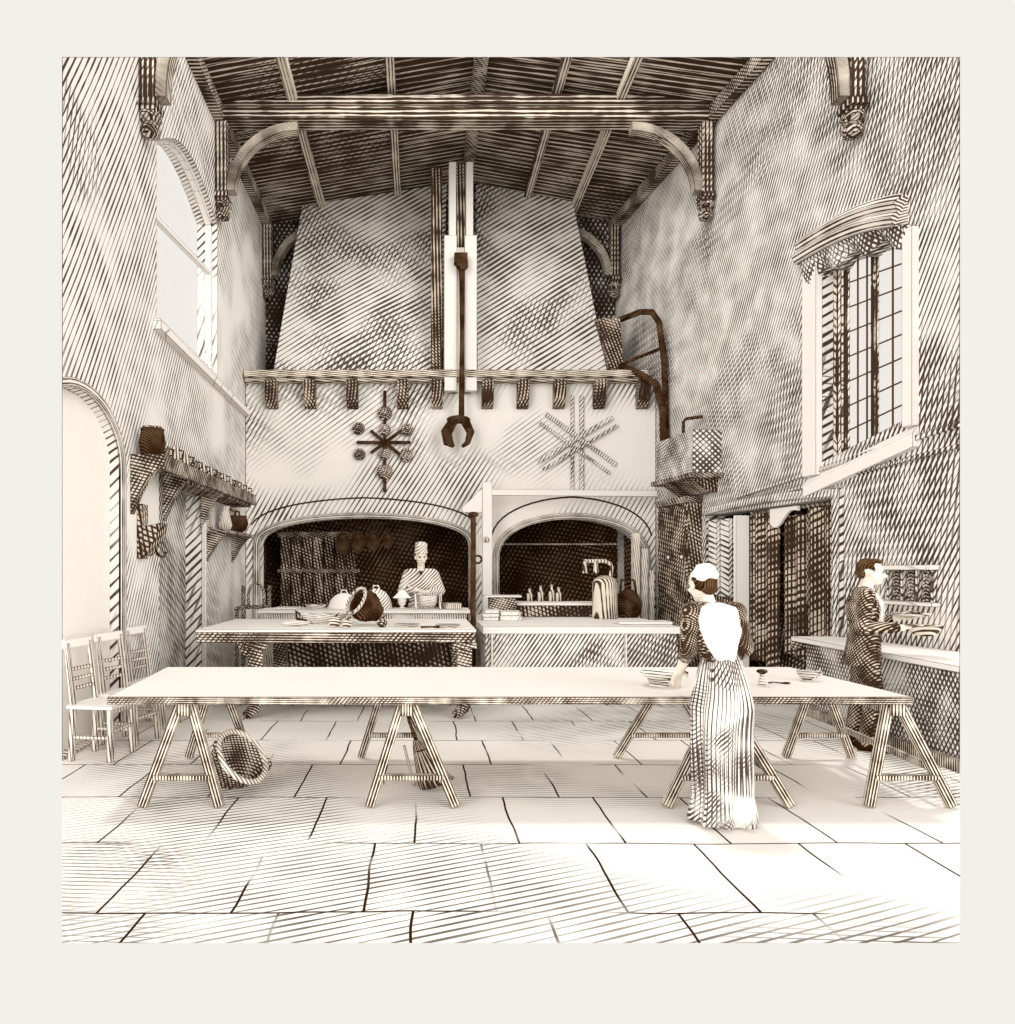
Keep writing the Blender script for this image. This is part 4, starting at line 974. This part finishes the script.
# --- the waiter, in profile, facing the right wall --------------------------------
wt = thing('person', 'man in a black tailcoat in profile carrying dishes by the right wall', 'person', (3.98, 6.45, 0), math.radians(64))
Hc = V((0, -.05, 1.575)); HR = rotm(4, 0, 8)
b = MB(); head(b, Hc, HR, 1.05)
b.cap((0, .0, 1.38), (0, -.03, 1.51), .058, .05)
torso = [('e', (0, 0, .93), (.155, .115, .12)), ('e', (0, 0, 1.08), (.135, .1, .14)), ('e', (0, .01, 1.24), (.16, .115, .16))]
def addp(m, pr, g=0):
    for q in pr:
        if q[0] == 'e': m.ell(q[1], [x+g for x in q[2]])
        else: m.cap(q[1], q[2], q[3]+g, q[4]+g)
arms = []
E_ = {}
for s, el, wr_ in ((-1, (-.25, .04, 1.10), (-.13, -.27, 1.10)), (1, (.25, .02, 1.12), (.14, -.27, 1.17))):
    arms += [('c', (s*.17, .01, 1.37), el, .052, .043), ('c', el, wr_, .041, .03)]
    E_[s] = wr_
shoulder = [('c', (-.15, .01, 1.375), (.15, .01, 1.375), .062, .062)]
legs = []
for s, kn, an in ((-1, (-.1, -.06, .49), (-.09, .0, .08)), (1, (.1, .02, .49), (.1, .09, .08))):
    legs += [('c', (s*.09, 0, .88), kn, .085, .06), ('c', kn, an, .056, .04)]
addp(b, torso); addp(b, shoulder); addp(b, arms); addp(b, legs)
for s, (x, y) in ((-1, (-.09, 0)), (1, (.1, .09))):
    b.cap((x, y+.03, .045), (x+s*.015, y-.15, .03), .04, .028)
hand(b, E_[-1], (.25, -1, .05), (0, 0, 1), 1, .25); hand(b, E_[1], (-.25, -1, -.02), (0, 0, 1), -1, .25)
b.build('body', 'skin', wt, remesh=.006, smoothit=4)
face_parts(wt, Hc, HR, 1.05)
m = MB(); c = Hc
for (x, y, z), r in (((0, .032, .055), (.08, .086, .072)), ((0, .07, .0), (.066, .045, .06)), ((0, -.03, .098), (.06, .055, .025))):
    m.ell(c+HR@(V((x, y, z))*1.05), r, HR.to_euler())
for s in (-1, 1): m.ell(c+HR@V((s*.075, .005, .03)), (.012, .022, .03))
m.build('hair', 'hair', wt, remesh=.007, smoothit=3)
m = MB(); addp(m, torso[1:], .022); addp(m, shoulder, .02)
for a in arms: m.cap(a[1], V(a[2])+(V(a[1])-V(a[2])).normalized()*(.065 if a[4] < .035 else 0), a[3]+.018, a[4]+.018)
m.loft([[V((math.cos(2*PI*k/24)*(.165+.02*f), math.sin(2*PI*k/24)*(.125+.03*f)+.02*f, 1.05-.3*f)) for k in range(24)] for f in [i/6 for i in range(7)]])
m.build('tailcoat', 'coat', wt, remesh=.009, smoothit=4)
m = MB(); addp(m, [('e', (0, 0, .9), (.16, .12, .12))], .0)
for a in legs: m.cap(a[1], a[2], a[3]+.018, a[4]+.022)
m.build('trousers', 'coat', wt, remesh=.009, smoothit=3)
m = MB(); m.loft([[V((x*w, -.145-.012*(1-abs(x))+.045*(z > 1.35), z)) for x in (-1, -.4, .4, 1)]+[V((x*w, -.07, z)) for x in (1, .4, -.4, -1)] for z, w in ((1.12, .01), (1.2, .035), (1.3, .055), (1.4, .06))])
m.build('shirt_front', 'white', wt)
m = MB(); m.lathe([(.062, 1.42), (.058, 1.465), (.052, 1.465), (.054, 1.42)], (0, -.01, 0), 20); m.build('collar', 'white', wt, smooth=True)
for s, (x, y) in ((-1, (-.09, 0)), (1, (.1, .09))):
    m = MB(); m.cap((x, y+.035, .05), (x+s*.015, y-.16, .035), .05, .036); m.v = [(v[0], v[1], max(v[2], .002)) for v in m.v]; m.build('shoe', 'inkline', wt, remesh=.008, smoothit=2)
Rw = Matrix.Rotation(math.radians(64), 4, 'Z')
def wpt(p): return V((3.98, 6.45, 0))+Rw@V(p)
q = wpt((.05, -.36, 1.19))
t = thing('held_plate', 'plate of food held up in the waiter\'s far hand', 'plate', q)
m = MB(); m.lathe([(.07, 0), (.15, .022), (.152, .03), (.09, .014), (.004, .012)], (0, 0, 0), 26); m.build('plate', 'china', t, smooth=True)
m = MB(); m.ell((0, 0, .03), (.09, .07, .025)); m.build('food', 'wood', t, smooth=True)
q = wpt((-.09, -.43, 1.035))
t = thing('held_dish', 'deep dish held lower in the waiter\'s near hand', 'dish', q)
m = MB(); m.lathe([(.06, 0), (.1, .03), (.145, .085), (.15, .09), (.138, .09), (.09, .035), (.004, .015)], (0, 0, 0), 26); m.build('bowl', 'mould', t, smooth=True)

# --- the woman at the table, seen from behind ---------------------------------------
wm = thing('person', 'woman with white cap and striped skirt seen from behind at the long table', 'person', (1.90, 4.56, 0), math.radians(180))
Hc = V((.075, -.10, 1.505)); HR = rotm(16, 0, 12)
b = MB(); head(b, Hc, HR, 1.0)
b.cap((.045, -.03, 1.33), Hc+V((-.01, .03, -.06)), .052, .045)
torso = [('e', (-.01, 0, .92), (.135, .11, .12)), ('e', (0, 0, 1.06), (.11, .09, .1)), ('e', (.02, -.02, 1.2), (.145, .105, .15))]
shoulder = [('c', (-.105, -.025, 1.325), (.165, -.025, 1.325), .058, .058)]
arms = [('c', (.168, -.025, 1.32), (.20, .0, 1.09), .047, .042), ('c', (.20, .0, 1.09), (.185, -.2, .93), .04, .028),
        ('c', (-.11, -.025, 1.32), (-.145, .02, 1.11), .047, .042), ('c', (-.145, .02, 1.11), (-.13, -.2, .96), .04, .028)]
legs = [('c', (s*.085, 0, .88), (s*.09, -.02, .48), .085, .058) for s in (-1, 1)]+[('c', (s*.09, -.02, .48), (s*.09, .03, .08), .054, .036) for s in (-1, 1)]
addp(b, torso); addp(b, shoulder); addp(b, arms); addp(b, legs)
for s in (-1, 1): b.cap((s*.09, .05, .045), (s*.1, -.12, .028), .036, .026)
hand(b, (.19, -.2, .93), (-.1, -.75, -.65), (-.2, .5, -.8), -1, .45); hand(b, (-.13, -.2, .96), (.15, -.8, -.5), (.2, .5, -.8), 1, .45)
b.build('body', 'skin', wm, remesh=.006, smoothit=4)
face_parts(wm, Hc, HR)
m = MB()
for (x, y, z), r in (((0, .03, .02), (.08, .086, .08)), ((0, .07, -.035), (.055, .045, .05))): m.ell(Hc+HR@V((x, y, z)), r, HR.to_euler())
m.build('hair', 'hair', wm, remesh=.007, smoothit=3)
m = MB()
for k in range(30):
    a = random.uniform(0, 2*PI); e = random.uniform(-.35, 1.2)
    m.ell(Hc+HR@V((.058*math.cos(a)*math.cos(e), .045+.062*math.sin(a)*math.cos(e), .045+.062*math.sin(e))), (random.uniform(.024, .036),)*3, seg=10, rings=8)
m.ell(Hc+HR@V((0, .045, .05)), (.078, .082, .072), HR.to_euler())
m.build('cap', 'white', wm, remesh=.006, smoothit=2)
m = MB(); addp(m, torso[1:], .02); addp(m, shoulder, .018)
m.cap((0, 0, 1.03), (0, 0, 1.08), .115, .115)
m.build('bodice', 'bodice', wm, remesh=.008, smoothit=4)
for k in (0, 2):
    m = MB(); a, e = arms[k], arms[k+1]
    m.cap(a[1], a[2], .06, .058); m.ell(V(a[1])*.6+V(a[2])*.4, (.066, .068, .085)); p = V(e[1])*.75+V(e[2])*.25; m.cap(e[1], p, .056, .05)
    m.build('sleeve', 'bodice', wm, remesh=.008, smoothit=3)
# white back of the pinafore
m = MB(); rings = []
prf = [(1.36, -.03, .09, .035), (1.34, -.10, .125, .02), (1.27, -.125, .13, .015), (1.18, -.115, .115, .012), (1.1, -.085, .085, .01), (1.035, -.055, .05, .01)]
def bodyback(x, z):
    best = -9
    for q in torso[1:]:
        cx_, cy_, cz_ = q[1]; a, bb, cc = [v+.026 for v in q[2]]
        s_ = 1-((x-cx_)/a)**2-((z-cz_)/cc)**2
        if s_ > 0: best = max(best, cy_+bb*math.sqrt(s_))
    rr = .082
    if -.105 < x < .165:
        s_ = rr*rr-(z-1.325)**2
        if s_ > 0: best = max(best, -.025+math.sqrt(s_))
    return best if best > -5 else .05
for z, xa, xb in ((1.395, .0, .075), (1.365, -.085, .135), (1.30, -.118, .155), (1.22, -.112, .148), (1.14, -.085, .12), (1.07, -.06, .08), (1.03, -.045, .06)):
    n_ = 12; xs = [xa+(xb-xa)*i/n_ for i in range(n_+1)]
    rings.append([V((x, bodyback(x, z)+.008, z)) for x in xs]+[V((x, bodyback(x, z)-.03, z)) for x in reversed(xs)])
m.loft(rings); m.build('pinafore_back', 'white', wm, remesh=.008, smoothit=4)
m = MB(); rings = []
for i in range(20):
    f = i/19; z = 1.07-1.045*f
    rr = .105+.085*min(1, f*3.2)**.8-.018*max(0, f-.3)+.03*max(0, f-.85)/.15
    fold = .006+.02*f
    row = []
    for k in range(72):
        a = 2*PI*k/72; w = 1+ (fold*math.sin(a*9+f*1.5)+fold*.7*math.sin(a*5+2+f))/rr*.8
        bus = .05*math.exp(-((f-.22)/.16)**2)*max(0, math.sin(a))
        row.append(V((rr*w*math.cos(a)-.015*f, rr*w*.86*math.sin(a)+bus+.01, z)))
    rings.append(row)
m.loft(rings, grain='j'); m.build('skirt', 'skirt', wm, smooth=True)
m = MB(); m.lathe([(.118, 1.03), (.122, 1.05), (.118, 1.085), (.108, 1.085), (.108, 1.03)], (0, 0, 0), 28, sc=(1, .85)); m.build('waistband', 'bodice', wm, smooth=True)
m = MB()
for s in (-1, 1): 
    m = MB(); m.cap((s*.09, .055, .05), (s*.1, -.13, .034), .044, .032); m.v = [(v[0], v[1], max(v[2], .002)) for v in m.v]; m.build('shoe', 'inkline', wm, remesh=.008, smoothit=2)

# --- the cook behind the serving counter ---------------------------------------------
ck = thing('person', 'cook in a tall cap and pale jacket standing behind the hearth counter', 'person', ((421-CX)*10.75/F, 10.75, .06), 0)
st = MB().span((-.5, 10.45, 0), (.5, 11.1, .058)).build('floor_step', 'chair'); tag(st, 'low wooden step the cook stands on behind the hearth counter', 'step')
S = 1.08
Hc = V((0, -.03, 1.60))*S; HR = rotm(8, 0, 10)
b = MB(); head(b, Hc, HR, 1.12)
sv = lambda p: V(p)*S
b.cap(sv((0, 0, 1.38)), sv((0, -.02, 1.52)), .06, .053)
torso = [('e', sv((0, 0, .93)), (.17, .125, .13)), ('e', sv((0, 0, 1.08)), (.165, .12, .15)), ('e', sv((0, 0, 1.24)), (.18, .125, .17))]
shoulder = [('c', sv((-.16, 0, 1.365)), sv((.16, 0, 1.365)), .068, .068)]
arms = [('c', sv((-.18, 0, 1.355)), sv((-.26, -.02, 1.14)), .06, .05), ('c', sv((-.26, -.02, 1.14)), sv((-.06, -.22, 1.155)), .048, .034),
        ('c', sv((.18, 0, 1.355)), sv((.27, -.02, 1.14)), .06, .05), ('c', sv((.27, -.02, 1.14)), sv((.09, -.23, 1.13)), .048, .034)]
legs = [('c', sv((s*.09, 0, .88)), sv((s*.1, 0, .48)), .095, .066) for s in (-1, 1)]+[('c', sv((s*.1, 0, .48)), sv((s*.1, .03, .08)), .06, .045) for s in (-1, 1)]
addp(b, torso); addp(b, shoulder); addp(b, arms); addp(b, legs)
for s in (-1, 1): b.cap((s*.108, .05, .045), (s*.12, -.14, .03), .042, .03)
hand(b, arms[1][2], (.9, -.35, -.15), (.2, .3, -1), 1, .4, 1.05); hand(b, arms[3][2], (-.9, -.4, -.1), (-.2, .3, -1), -1, .4, 1.05)
b.build('body', 'skin', ck, remesh=.007, smoothit=4)
face_parts(ck, Hc, HR, 1.12)
m = MB(); m.ell(Hc+HR@V((0, .035, .03)), (.09, .095, .085), HR.to_euler()); m.build('hair', 'hair', ck, smooth=True)
m = MB(); rings = []
for i in range(10):
    f = i/9; r = .098-.012*math.sin(f*PI)+(.006 if i % 2 else 0)-.05*max(0, f-.85)/.15
    rings.append([Hc+HR@V((r*math.cos(2*PI*k/24), .01+r*1.08*math.sin(2*PI*k/24), .06+.17*f)) for k in range(24)])
m.loft(rings); m.build('chef_cap', 'shirt', ck, smooth=True)
m = MB(); addp(m, torso, .025); addp(m, shoulder, .022)
for a in arms: m.cap(a[1], V(a[2])+(V(a[1])-V(a[2])).normalized()*(.05 if a[4] < .04 else 0), a[3]+.022, a[4]+.02)
m.build('jacket', 'shirt', ck, remesh=.010, smoothit=3)
m = MB(); m.add([Hc+V((-.03, -.125, -.205)), Hc+V((.03, -.125, -.205)), Hc+V((0.012, -.15, -.26)), Hc+V((-.012, -.15, -.26)), Hc+V((-.03, -.07, -.205)), Hc+V((.03, -.07, -.205)), Hc+V((.012, -.09, -.26)), Hc+V((-.012, -.09, -.26))], [(0, 1, 2, 3), (7, 6, 5, 4), (0, 4, 5, 1), (1, 5, 6, 2), (2, 6, 7, 3), (3, 7, 4, 0)]); m.build('neckerchief', 'inkline', ck)
m = MB()
for a in legs: m.cap(a[1], a[2], a[3]+.02, a[4]+.02)
m.build('trousers', 'coat', ck, remesh=.012, smoothit=2)
for s in (-1, 1):
    m = MB(); m.cap((s*.108, .055, .052), (s*.12, -.15, .036), .05, .036); m.v = [(v[0], v[1], max(v[2], .002)) for v in m.v]; m.build('shoe', 'inkline', ck, smooth=True)

# ================================================================== LIGHT, CAMERA
w = bpy.data.worlds.new('World'); SC.world = w; w.use_nodes = True
bg = w.node_tree.nodes['Background']; bg.inputs[0].default_value = lin(243, 239, 234); bg.inputs[1].default_value = 1.0
def sun(name, energy, frm, angle):
    l = bpy.data.lights.new(name, 'SUN'); l.energy = energy; l.angle = math.radians(angle); l.color = (1, .985, .96)
    o = bpy.data.objects.new(name, l); C.objects.link(o); o.rotation_euler = (-V(frm)).to_track_quat('-Z', 'Y').to_euler(); return o
sun('high_daylight', 1.3, (-.08, .33, 1), 6)
sun('front_right_fill', 1.75, (.75, -1, .18), 40)  # added fill from front right, brightens left wall, breast and hood
sun('front_left_fill', 1.7, (-.7, -1, .18), 40)  # added fill from front left, lifts the right wall
cam = bpy.data.cameras.new('camera'); co = bpy.data.objects.new('camera', cam); C.objects.link(co)
co.location = EYE; co.rotation_euler = (PI/2, 0, 0)
cam.sensor_fit = 'HORIZONTAL'; cam.sensor_width = 36; cam.lens = F/1015*36
cam.shift_x = (507.5-CX)/1015; cam.shift_y = (CY-512)/1015; cam.clip_start = .05; cam.clip_end = 200
SC.camera = co
vs = SC.view_settings; vs.view_transform = 'Standard'; vs.look = 'None'; vs.exposure = 0; vs.gamma = 1; vs.use_curve_mapping = False
